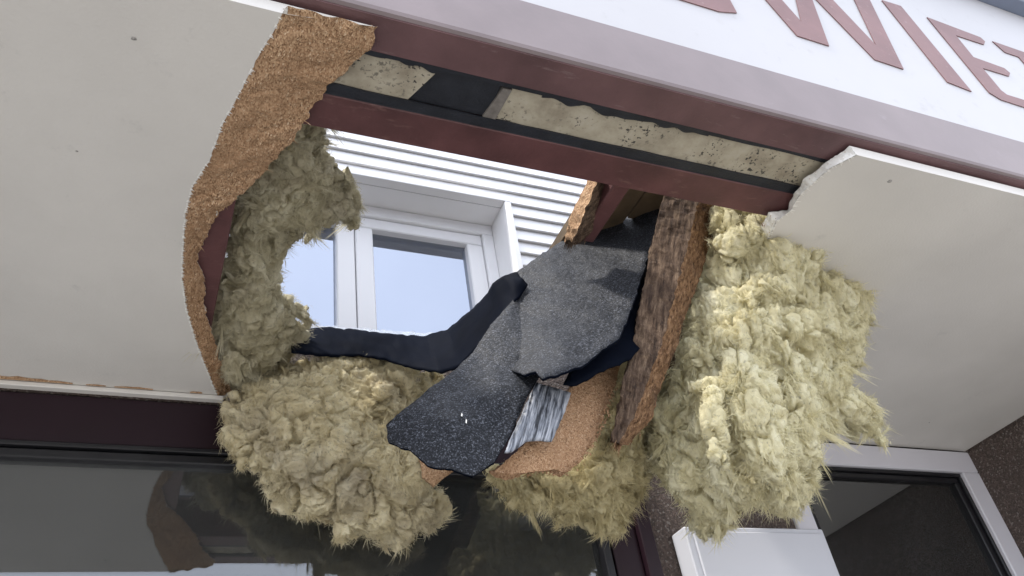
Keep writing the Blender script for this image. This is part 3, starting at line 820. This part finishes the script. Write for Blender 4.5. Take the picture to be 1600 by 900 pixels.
film = ruled('plastic_film', [(462, 511, 1.925), (520, 510, 1.93), (560, 512, 1.93), (610, 516, 1.92), (660, 521, 1.90), (694, 521, 1.88)], [(462, 528, 1.875), (520, 526, 1.875), (560, 530, 1.87), (610, 533, 1.85), (660, 532, 1.83), (690, 526, 1.80)], M_FILM, None, bulge=.006, thick=.0006, seed=4, amp=.006)
tag(film, 'crumpled clear plastic film lying along the membrane below the window', 'plastic film')

# ------------------------------------------------------------------ broken wood
def bar(name, rows, mats, parent, n=110, per=7, amp=.004, back=.028, nsc=70):
    """rows: list of (py, xl, xm, xr, yl, ym, yr): two visible faces, closed at the back"""
    R_ = resample(np.array(rows, float), n)
    def face(c0, c1):
        V = []
        for i in range(n):
            r = R_[i]
            for k in range(per):
                q = k / (per - 1)
                V.append((r, q))
        return V
    secs = []
    for i in range(n):
        py, xl, xm, xr, yl, ym, yr = R_[i]
        A, B, C_ = at_y(xl, py, yl), at_y(xm, py + 4, ym), at_y(xr, py + 6, yr)
        D_ = A + np.array([.01, back, 0.01])
        secs.append((A, B, C_, D_))
    def grid(p, q_, disp):
        V = []
        for i in range(n):
            for k in range(per):
                t = k / (per - 1)
                V.append(secs[i][p] * (1 - t) + secs[i][q_] * t)
        V = np.array(V)
        nz = perlin(V * np.array([nsc, nsc, nsc * .35])) + .5 * perlin(V * nsc * 2.2)
        V[:, 1] += disp * nz; V[:, 0] += disp * .8 * perlin(V * nsc * .8 + 31)
        F = [(i * per + k, i * per + k + 1, (i + 1) * per + k + 1, (i + 1) * per + k) for i in range(n - 1) for k in range(per - 1)]
        return V, F
    out = []
    for (p, q_, nm, mt) in ((0, 1, 'weathered_face', mats[0]), (1, 2, 'broken_edge', mats[1]), (2, 3, 'rear_face', mats[0]), (3, 0, 'side_face', mats[0])):
        V, F = grid(p, q_, amp)
        out.append(mesh_obj(nm, V, F, mt, parent))
    # end caps + splinters
    sp_ = MB()
    for e in (0, n - 1):
        s = secs[e]; sp_.add(s, [(0, 1, 2, 3)])
    for _ in range(60):
        i = n - 1 if RNG.random() < .6 else 0
        A, B, C_, D_ = secs[i]
        p = A * RNG.random() + B * RNG.random() + C_ * RNG.random() + D_ * RNG.random()
        wts = RNG.random(4); wts /= wts.sum(); p = A * wts[0] + B * wts[1] + C_ * wts[2] + D_ * wts[3]
        ax = _n(secs[-1][1] - secs[0][1]) * (1 if i else -1)
        L_ = RNG.uniform(.006, .03); w_ = RNG.uniform(.001, .003)
        sd = RNG.normal(size=3) * .15
        sp_.add([p - ax * .01 + [w_, 0, 0], p - ax * .01 - [w_, 0, 0], p - ax * .01 + [0, w_, 0], p + (ax + sd) * L_], [(0, 1, 3), (1, 2, 3), (2, 0, 3)])
    for _ in range(5 * n):
        i = RNG.integers(0, n - 1); A, B, C_, D_ = secs[i]; q = RNG.random()
        p = B * (1 - q) + C_ * q + RNG.normal(size=3) * .002
        ax = _n(secs[-1][1] - secs[0][1]) + RNG.normal(size=3) * .35
        L_ = RNG.uniform(.004, .016); w_ = RNG.uniform(.0005, .0016)
        sp_.add([p + [w_, 0, 0], p - [w_, 0, 0], p + [0, w_, 0], p + ax * L_ + [0, -.003, 0]], [(0, 1, 3), (1, 2, 3), (2, 0, 3)])
    mesh_obj('splinters', sp_.v, sp_.f, mats[1], parent)['kind'] = 'stuff'
    return out
plank = empty('broken_plank', at_y(975, 680, 1.25), 'long broken timber hanging down beside the felt with a raw orange edge', 'plank')
bar('plank', [(296, 1040, 1094, 1130, 1.155, 1.125, 1.165), (367, 1022, 1078, 1113, 1.165, 1.135, 1.175), (433, 1010, 1060, 1092, 1.175, 1.145, 1.185), (487, 998, 1046, 1070, 1.18, 1.155, 1.19), (540, 988, 1032, 1056, 1.19, 1.165, 1.20), (607, 972, 1006, 1030, 1.20, 1.175, 1.21), (650, 964, 990, 1018, 1.21, 1.185, 1.22), (690, 955, 966, 980, 1.215, 1.20, 1.225)],
    (M_PLANK, M_PLANKEDGE), plank, amp=.006, back=.02)
scrap = empty('splintered_timber', at_y(905, 350, 1.2), 'short splintered timber end beside the maroon joist above the felt', 'timber')
bar('scrap', [(272, 924, 936, 962, 1.09, 1.06, 1.09), (300, 910, 925, 955, 1.12, 1.085, 1.12), (330, 894, 912, 940, 1.16, 1.125, 1.16), (355, 887, 903, 926, 1.20, 1.165, 1.20), (374, 885, 894, 908, 1.24, 1.22, 1.24)], (M_CHIP, M_PLANK), scrap, n=60, amp=.006)
frag = empty('chipboard_fragment', at_y(860, 735, 1.25), 'raw orange chipboard piece sticking out below the felt', 'chipboard')
sheet('board', [(773, 737), (800, 712), (826, 688), (850, 660), (872, 640), (888, 612), (912, 575), (942, 545), (968, 532), (972, 556), (962, 600), (944, 648), (928, 690), (905, 722), (884, 740), (866, 733), (836, 737), (796, 741)],
      [(773, 737, 1.225), (884, 740, 1.24), (968, 532, 1.26), (944, 648, 1.25), (860, 660, 1.225), (900, 600, 1.24), (850, 710, 1.215)], .022, M_CHIPRED, frag, step=5, seed=21, amp=3.2, wrinkle=.003, wscale=60, smooth=False)
fr = MB()
for (px, py) in resample([(790, 741), (836, 738), (866, 735), (886, 738), (905, 720), (928, 690), (944, 648), (958, 606)], 260):
    p = at_y(px + RNG.normal() * 4, py + RNG.normal() * 3, 1.228 + RNG.random() * .02)
    a = RNG.normal(size=3); a /= np.linalg.norm(a); b = _n(np.cross(a, RNG.normal(size=3)))
    L_ = RNG.uniform(.004, .013); W_ = RNG.uniform(.002, .005)
    fr.add([p - a * L_ * .4, p + a * L_ * .6, p + b * W_, p + np.cross(a, b) * .002], [(0, 1, 2), (0, 3, 1), (1, 3, 2), (2, 3, 0)])
mesh_obj('wood_flakes', fr.v, fr.f, M_CHIPRED, frag)['kind'] = 'stuff'
fr2 = empty('chipboard_scrap', at_y(690, 740, 1.5), 'small brown chipboard scrap hidden under the lower felt corner', 'chipboard')
sheet('board', [(655, 712), (690, 722), (716, 732), (700, 742), (680, 760), (660, 742)], [(655, 712, 1.45), (716, 732, 1.45), (680, 760, 1.45), (690, 730, 1.44)], .018, M_CHIP, fr2, step=5, seed=33, amp=2)

# ------------------------------------------------------------------ mineral wool
def ico():
    bm = bmesh.new(); bmesh.ops.create_icosphere(bm, subdivisions=2, radius=1.0)
    v = np.array([q.co[:] for q in bm.verts]); f = [[q.index for q in t.verts] for t in bm.faces]; bm.free()
    return v, f
ICO_V, ICO_F = ico()
def wool(name, label, poly, ctrl, mat, depth, locks=(), voxel=.0055, nblob=420, rmax=.055, seed=0, fibres=9000, amp=1.0, flow=(0, 0, -1), fscale=1.0, lam=0.0, grain=(1, 1, .5), shag=16, nlock=260, lock_len=(.02, .06), grp='torn mineral wool in the hole'):
    rng = np.random.default_rng(seed)
    root_p = at_y(*np.mean(poly, axis=0), np.mean([c[2] for c in ctrl]))
    root = empty(name, root_p, label, 'insulation', grp)
    fld = RBF(ctrl)
    lo, hi = np.min(poly, 0), np.max(poly, 0)
    pts = []
    while sum(map(len, pts)) < nblob:
        P = rng.uniform(lo, hi, (600, 2)); P = P[inside(poly, P)]
        pts.append(P)
    P = np.vstack(pts)[:nblob]
    # blobs right along the outline too, so that the silhouette holds
    E = jag(poly, 7, 9, seed)
    P = np.vstack([P, E]); ed = edge_dist(poly, P)
    y = fld(P); dist = y / np.abs(rays(P)[:, 1]) * np.linalg.norm(rays(P), axis=1)
    ppm = dist / FPX
    r = np.clip(ed * ppm * .9, .011, rmax) * rng.uniform(.7, 1.1, len(P))
    half = np.minimum(depth * .5, ed * ppm * 1.1 + .01)
    yy = y + rng.uniform(-1, 1, len(P)) * np.maximum(half - r * .5, 0)
    d = rays(P)
    C = d * (yy / d[:, 1])[:, None] + np.array([0, 0, CAMZ])
    C_list = [C]; r_list = [r]
    for path in locks:
        n_ = max(6, int(sum(math.hypot(path[i + 1][0] - path[i][0], path[i + 1][1] - path[i][1]) for i in range(len(path) - 1)) / 2))
        Q = resample(np.array(path, float), n_)
        L_ = np.array([at_y(q[0] + rng.normal() * .8, q[1] + rng.normal() * .8, q[2]) for q in Q])
        C_list.append(L_); r_list.append(np.maximum(Q[:, 3], .0075) * rng.uniform(.95, 1.05, n_))
    C = np.vstack(C_list); r = np.concatenate(r_list)
    V = []; F = []
    for c, q in zip(C, r):
        b = len(V) * len(ICO_V)
        sc = q * rng.uniform(.8, 1.2, 3)
        V.append(ICO_V * sc + c); F += [[k + b for k in t] for t in ICO_F]
    V = np.vstack(V)
    tmp_me = bpy.data.meshes.new('tmp'); tmp_me.from_pydata(V.tolist(), [], F); tmp_me.update()
    tmp = bpy.data.objects.new('tmp', tmp_me); scene.collection.objects.link(tmp)
    rm = tmp.modifiers.new('r', 'REMESH'); rm.mode = 'VOXEL'; rm.voxel_size = voxel
    sm_ = tmp.modifiers.new('s', 'SMOOTH'); sm_.factor = .5; sm_.iterations = 5
    ss = tmp.modifiers.new('u', 'SUBSURF'); ss.subdivision_type = 'SIMPLE'; ss.levels = 1
    dg = bpy.context.evaluated_depsgraph_get(); dg.update()
    me = bpy.data.meshes.new_from_object(tmp.evaluated_get(dg))
    bpy.data.objects.remove(tmp); bpy.data.meshes.remove(tmp_me)
    nv = len(me.vertices)
    co = np.empty(nv * 3); me.vertices.foreach_get('co', co); co = co.reshape(-1, 3)
    nr = np.empty(nv * 3); me.vertices.foreach_get('normal', nr); nr = nr.reshape(-1, 3)
    so = seed * 3.7
    wq = co + .022 * np.stack([perlin(co * 12 + so), perlin(co * 12 + so + 11), perlin(co * 12 + so + 23)], 1) + .006 * np.stack([perlin(co * 45 + so), perlin(co * 45 + so + 11), perlin(co * 45 + so + 23)], 1)
    st = np.array(grain)
    crack = lambda q, w_: np.exp(-(perlin(q) / w_) ** 2)
    fold = 1 - 2.2 * np.abs(perlin(wq * st * 34 * fscale + so + 5))
    disp = amp * (.016 * perlin(wq * 9 * fscale + so) + .009 * perlin(wq * st * 24 * fscale + so + 2) + .005 * fold
                  + .0028 * (1 - 2.4 * np.abs(perlin(wq * st * 62 + so + 77))) + .0045 * perlin(wq * st * st * 80 + so) + .0035 * perlin(wq * st * st * 170 + so)
                  - .034 * crack(wq * 7 * fscale + so + 40, .05) - .022 * crack(wq * st * 17 * fscale + so + 60, .08) - .006 * crack(wq * st * 40 + so + 90, .1))
    if lam:   # layered folds, as felted wool splits into sheets
        ph = wq[:, 0] * 16 + wq[:, 2] * 80 + 3.0 * perlin(wq * 7 + so)
        disp += lam * .005 * (1 - np.abs(np.sin(ph)) * 2) * (.5 + perlin(wq * 5 + so + 3))
    co = co + nr * disp[:, None]
    co = co + .003 * np.stack([perlin(co * 55 + 3), perlin(co * 55 + 17), perlin(co * 55 + 29)], 1)
    off = np.array(root.location)
    me.vertices.foreach_set('co', (co - off).ravel()); me.update()
    me.polygons.foreach_set('use_smooth', [True] * len(me.polygons))
    me.materials.clear(); me.materials.append(mat)
    me.name = 'wool_body'
    link(bpy.data.objects.new('wool_body', me), root)
    me.vertices.foreach_get('normal', nr_ := np.empty(nv * 3)); nr_ = nr_.reshape(-1, 3)
    # torn locks: wisps of many fibres that run together and fray at the tip
    def ribbons(P0, P1, P2, P3, W_, S):
        sw_ = S * W_[:, None]
        Vf = np.stack([P0 - sw_, P0 + sw_, P1 - sw_, P1 + sw_, P2 - sw_ * .75, P2 + sw_ * .75, P3], 1).reshape(-1, 3)
        k = np.arange(len(P0)) * 7
        return Vf, np.concatenate([np.stack([k + a_, k + b_, k + c_], 1) for a_, b_, c_ in ((0, 1, 3), (0, 3, 2), (2, 3, 5), (2, 5, 4), (4, 5, 6))])
    if nlock:
        cand = np.where(nr_[:, 1] < .4)[0]
        ii = rng.choice(cand, nlock); p = co[ii] - nr_[ii] * .004; n0 = nr_[ii]
        fv = np.stack([perlin(p * 8 + so), perlin(p * 8 + so + 31), perlin(p * 8 + so + 57)], 1) * 1.5 + _n(flow)[None] * 1.0 + rng.normal(size=(nlock, 3)) * .3
        fv -= n0 * (fv * n0).sum(1)[:, None]; fv /= np.linalg.norm(fv, axis=1)[:, None] + 1e-6
        LL = rng.uniform(*lock_len, nlock); ww = rng.uniform(.003, .009, nlock)
        lf = rng.uniform(-.15, .06, nlock)
        if shag:   # more wisps right on the silhouette, pointing outwards and down
            O = jag(poly, 7, 3, seed + 3); tg = np.roll(O, -1, 0) - np.roll(O, 1, 0); on = np.stack([tg[:, 1], -tg[:, 0]], 1)
            on /= np.linalg.norm(on, axis=1)[:, None] + 1e-6
            if inside(poly, O + on * 3).mean() > .5: on = -on
            O = O - on * 6; y0 = fld(O) + rng.uniform(-.35, .35, len(O)) * depth
            d0 = rays(O); p2 = d0 * (y0 / d0[:, 1])[:, None] + np.array([0, 0, CAMZ])
            O2 = O + on * 10; d2 = rays(O2); f2 = d2 * (y0 / d2[:, 1])[:, None] + np.array([0, 0, CAMZ]) - p2
            f2 /= np.linalg.norm(f2, axis=1)[:, None]; f2 = f2 + np.array([0, 0, -.5]) + rng.normal(size=f2.shape) * .4
            f2 /= np.linalg.norm(f2, axis=1)[:, None]
            keep = rng.random(len(O)) < .6
            p = np.vstack([p, p2[keep]]); fv = np.vstack([fv, f2[keep]]); n0 = np.vstack([n0, np.tile([[0, -1.0, 0]], (keep.sum(), 1))])
            LL = np.concatenate([LL, np.minimum(shag * .0006 * rng.gamma(2.5, .4, keep.sum()), .016)]); ww = np.concatenate([ww, rng.uniform(.006, .013, keep.sum())]); lf = np.concatenate([lf, np.zeros(keep.sum())])
        NB = len(p); K = 46
        cv = rng.normal(size=(NB, 3)) * 1.0
        sd = np.cross(fv, n0); sd /= np.linalg.norm(sd, axis=1)[:, None] + 1e-6
        R_ = lambda q: np.repeat(q, K, axis=0)
        t0 = rng.random(NB * K) ** 1.4 * .55; t1 = np.minimum(1.0, t0 + rng.uniform(.3, .6, NB * K))
        ang = rng.uniform(0, 6.2832, NB * K); rad = np.sqrt(rng.random(NB * K))
        Pn, Fn, Nn, Sn, Ln, Wn, lfn, cn = map(R_, (p, fv, n0, sd, LL, ww, lf, cv))
        jit_ = rng.normal(size=(NB * K, 3)) * np.where(np.arange(NB * K) < nlock * K, .3, .75)[:, None]
        def pos(t):
            w_ = Wn * (1 - .5 * t) * rad
            return (Pn + Fn * (Ln * t)[:, None] + Nn * (lfn * Ln * t * t)[:, None] + cn * (Ln * t * t)[:, None] * .6 + np.array([0, 0, -.25]) * (Ln * t * t)[:, None]
                    + Sn * (w_ * np.cos(ang))[:, None] + Nn * (w_ * .7 * np.sin(ang))[:, None] + jit_ * (Ln * (t - t0))[:, None])
        Sx = np.cross(Fn, Nn + rng.normal(size=Fn.shape) * .5); Sx /= np.linalg.norm(Sx, axis=1)[:, None] + 1e-6
        dt = t1 - t0
        Vl, Fl = ribbons(pos(t0), pos(t0 + dt * .35), pos(t0 + dt * .7), pos(t1), rng.uniform(.0003, .0009, NB * K), Sx)
        mesh_obj('torn_locks', Vl, Fl, mat, root)['kind'] = 'stuff'
    # loose fibres: thin bent slivers in tufts, joined into one part
    PT = 8
    nt_ = fibres // PT
    idx0 = rng.integers(0, nv, nt_)
    c0 = co[idx0]
    fld3 = np.stack([perlin(c0 * 9 + so), perlin(c0 * 9 + so + 31), perlin(c0 * 9 + so + 57)], 1) * 1.6 + np.stack([perlin(c0 * 28 + so), perlin(c0 * 28 + so + 31), perlin(c0 * 28 + so + 57)], 1) * .9
    base_dir = _n(flow)[None] * .6 + fld3
    n0 = nr_[idx0]
    base_dir -= n0 * (base_dir * n0).sum(1)[:, None]
    base_dir /= np.linalg.norm(base_dir, axis=1)[:, None] + 1e-6
    lift = np.clip(.02 + .45 * perlin(c0 * 22 + so + 80) + rng.normal(size=nt_) * .15, -.05, 1.1)
    base_dir += n0 * lift[:, None]
    idx = np.repeat(idx0, PT); N_ = len(idx)
    D = np.repeat(base_dir, PT, axis=0) + rng.normal(size=(N_, 3)) * .4
    D /= np.linalg.norm(D, axis=1)[:, None]
    nrm = nr_[idx]
    Lt = np.repeat(rng.gamma(3.0, .0042, nt_).clip(.004, .03), PT) * rng.uniform(.6, 1.2, N_)
    S = np.cross(D, nrm + rng.normal(size=(N_, 3)) * .4); S /= np.linalg.norm(S, axis=1)[:, None] + 1e-6
    W_ = rng.uniform(.00025, .0008, N_)
    curl = np.repeat(rng.normal(size=(nt_, 3)) * .75, PT, axis=0) + rng.normal(size=(N_, 3)) * .25 + np.array([0, 0, -.12])
    p0 = co[idx] + rng.normal(size=(N_, 3)) * .0045 - nrm * .0005
    pa = p0 + D * (Lt * .35)[:, None] + curl * (Lt * .05)[:, None]
    pb = p0 + D * (Lt * .7)[:, None] + curl * (Lt * .22)[:, None]
    pc = p0 + D * Lt[:, None] + curl * (Lt * .5)[:, None]
    sw_ = S * W_[:, None]
    Vf = np.stack([p0 - sw_, p0 + sw_, pa - sw_, pa + sw_, pb - sw_ * .7, pb + sw_ * .7, pc], 1).reshape(-1, 3)
    k = np.arange(N_) * 7
    Ff = np.concatenate([np.stack([k + a_, k + b_, k + c_], 1) for a_, b_, c_ in ((0, 1, 3), (0, 3, 2), (2, 3, 5), (2, 5, 4), (4, 5, 6))])
    o = mesh_obj('loose_fibres', Vf, Ff, mat, root); o['kind'] = 'stuff'
    return root

# A: inside the hole along the left edge
polyA = [(476, 178), (496, 182), (508, 215), (512, 255), (540, 272), (562, 310), (556, 352), (530, 345), (502, 352), (470, 362), (448, 378), (436, 408), (430, 445), (432, 468), (452, 470), (482, 500), (474, 528), (452, 552), (445, 600), (395, 612), (352, 598), (332, 540), (314, 470), (326, 440), (356, 415), (360, 360), (368, 300), (425, 235)]
ctrlA = [(q[0], q[1], at_z(q[0], q[1], z_)[1]) for q, z_ in (((490, 190), 2.90), ((430, 260), 2.90), ((540, 310), 2.93), ((380, 330), 2.88), ((450, 340), 2.93), ((400, 430), 2.89), ((340, 480), 2.85), ((450, 510), 2.87), ((400, 590), 2.80), ((350, 580), 2.80))]
wool('mineral_wool', 'grey wad of mineral wool clinging inside the left edge of the hole', polyA, ctrlA, M_WOOL_SHADE, .10, seed=11, nblob=330, rmax=.045, fibres=44000, amp=.8, nlock=160, shag=15)
# B: big clump low on the left
polyB = [(346, 682), (358, 644), (398, 602), (446, 578), (500, 566), (520, 556), (548, 542), (582, 548), (602, 568), (648, 580), (684, 592), (690, 606), (668, 624), (640, 644), (606, 668), (618, 694), (655, 698), (668, 722), (666, 748), (686, 772), (692, 806), (680, 830), (645, 832), (628, 856), (604, 850), (570, 834), (532, 842), (524, 814), (484, 806), (446, 792), (416, 768), (412, 738), (372, 716)]
ctrlB = [(350, 680, 1.905), (400, 610, 1.925), (550, 550, 1.925), (680, 600, 1.885), (610, 670, 1.825), (500, 650, 1.825), (560, 720, 1.845), (440, 780, 1.905), (540, 830, 1.945), (680, 820, 1.925), (620, 850, 1.945), (660, 720, 1.825)]
wool('mineral_wool', 'big tan clump of mineral wool drooping over the shop window left of the felt', polyB, ctrlB, M_WOOL_L, .11, seed=23, nblob=520, rmax=.06, fibres=72000, nlock=260, lock_len=(.015, .04), shag=12, flow=(.6, 0, -.5), lam=.9, grain=(.6, .8, 1),
     locks=[[(628, 830, 1.88, .02), (622, 858, 1.9, .008)], [(540, 815, 1.88, .02), (528, 845, 1.9, .006)]])
# small tuft in front of B under the felt corner
polyE = [(612, 700), (640, 696), (664, 706), (668, 730), (662, 752), (640, 764), (620, 752), (614, 728)]
wool('mineral_wool', 'small bright tuft of mineral wool just under the left felt corner', polyE, [(612, 700, 1.52), (664, 706, 1.52), (640, 764, 1.56), (640, 730, 1.50)], M_WOOL_L, .06, seed=31, nblob=60, rmax=.025, fibres=7000, nlock=40, shag=5, lock_len=(.01, .03), amp=.6, voxel=.005)
# C: lower centre
polyC = [(770, 738), (830, 730), (890, 735), (930, 690), (950, 640), (975, 560), (1010, 560), (1030, 610), (1015, 660), (1004, 700), (1006, 745), (1000, 780), (968, 800), (962, 832), (930, 826), (916, 812), (880, 818), (858, 800), (820, 782), (795, 765)]
ctrlC = [(770, 738, 1.50), (830, 740, 1.46), (930, 690, 1.42), (990, 580, 1.40), (1000, 700, 1.42), (960, 825, 1.52), (860, 790, 1.52), (920, 760, 1.46)]
wool('mineral_wool', 'olive mineral wool hanging behind the chipboard piece at lower centre', polyC, ctrlC, M_WOOL_C, .12, seed=37, nblob=300, rmax=.045, fibres=44000, nlock=180, lock_len=(.015, .045), shag=14, lam=.4,
     locks=[[(880, 800, 1.48, .018), (872, 822, 1.5, .005)], [(950, 800, 1.5, .022), (960, 836, 1.52, .005)], [(925, 800, 1.48, .016), (920, 826, 1.5, .005)]])
# D: big right clump
polyD = [(1104, 312), (1150, 318), (1200, 326), (1238, 318), (1262, 340), (1268, 362), (1296, 388), (1306, 416), (1340, 420), (1358, 440), (1356, 492), (1346, 520), (1340, 566), (1322, 580), (1330, 620), (1362, 640), (1376, 660), (1345, 668), (1300, 668), (1278, 690), (1268, 730), (1258, 770), (1232, 800), (1200, 792), (1170, 780), (1148, 812), (1112, 836), (1086, 826), (1078, 790), (1040, 760), (1022, 735), (1010, 690), (1025, 640), (1040, 600), (1060, 560), (1078, 500), (1092, 430), (1108, 360)]
ctrlD = [(1118, 320, 1.165), (1238, 322, 1.125), (1180, 400, 1.155), (1290, 420, 1.185), (1358, 470, 1.265), (1100, 450, 1.245), (1180, 520, 1.155), (1280, 560, 1.225), (1050, 650, 1.385), (1150, 650, 1.205), (1370, 660, 1.325), (1260, 740, 1.285), (1100, 820, 1.425), (1060, 740, 1.385), (1200, 760, 1.245)]
locksD = [
    [(1150, 560, 1.13, .025), (1168, 640, 1.12, .034), (1192, 710, 1.13, .036), (1222, 772, 1.16, .008)],
    [(1230, 560, 1.14, .026), (1240, 640, 1.14, .032), (1252, 710, 1.18, .03), (1262, 742, 1.2, .010)],
    [(1290, 560, 1.19, .030), (1310, 620, 1.20, .032), (1345, 660, 1.24, .020), (1378, 688, 1.26, .012)],
    [(1320, 615, 1.22, .022), (1358, 645, 1.24, .016), (1366, 622, 1.24, .006)],
    [(1330, 430, 1.20, .02), (1352, 450, 1.21, .016), (1340, 520, 1.22, .014), (1338, 566, 1.23, .006)],
    [(1112, 600, 1.14, .018), (1116, 660, 1.13, .014), (1126, 730, 1.14, .004)],
    [(1075, 612, 1.2, .004), (1100, 600, 1.17, .008), (1135, 598, 1.14, .010)],
    [(1240, 345, 1.10, .014), (1265, 345, 1.11, .008), (1272, 338, 1.12, .003)],
    [(1100, 790, 1.38, .02), (1092, 815, 1.4, .016), (1100, 838, 1.4, .004)],
    [(1195, 600, 1.12, .022), (1205, 660, 1.115, .026), (1232, 740, 1.15, .02), (1236, 786, 1.18, .006)],
]
wool('mineral_wool', 'largest pale yellow mass of mineral wool bulging down at the right of the hole', polyD, ctrlD, M_WOOL_R, .14, seed=41, nblob=640, rmax=.05, fibres=120000, nlock=520, shag=14, lock_len=(.015, .05), amp=.85, locks=locksD, fscale=1.0, grain=(1.15, 1.15, .32))
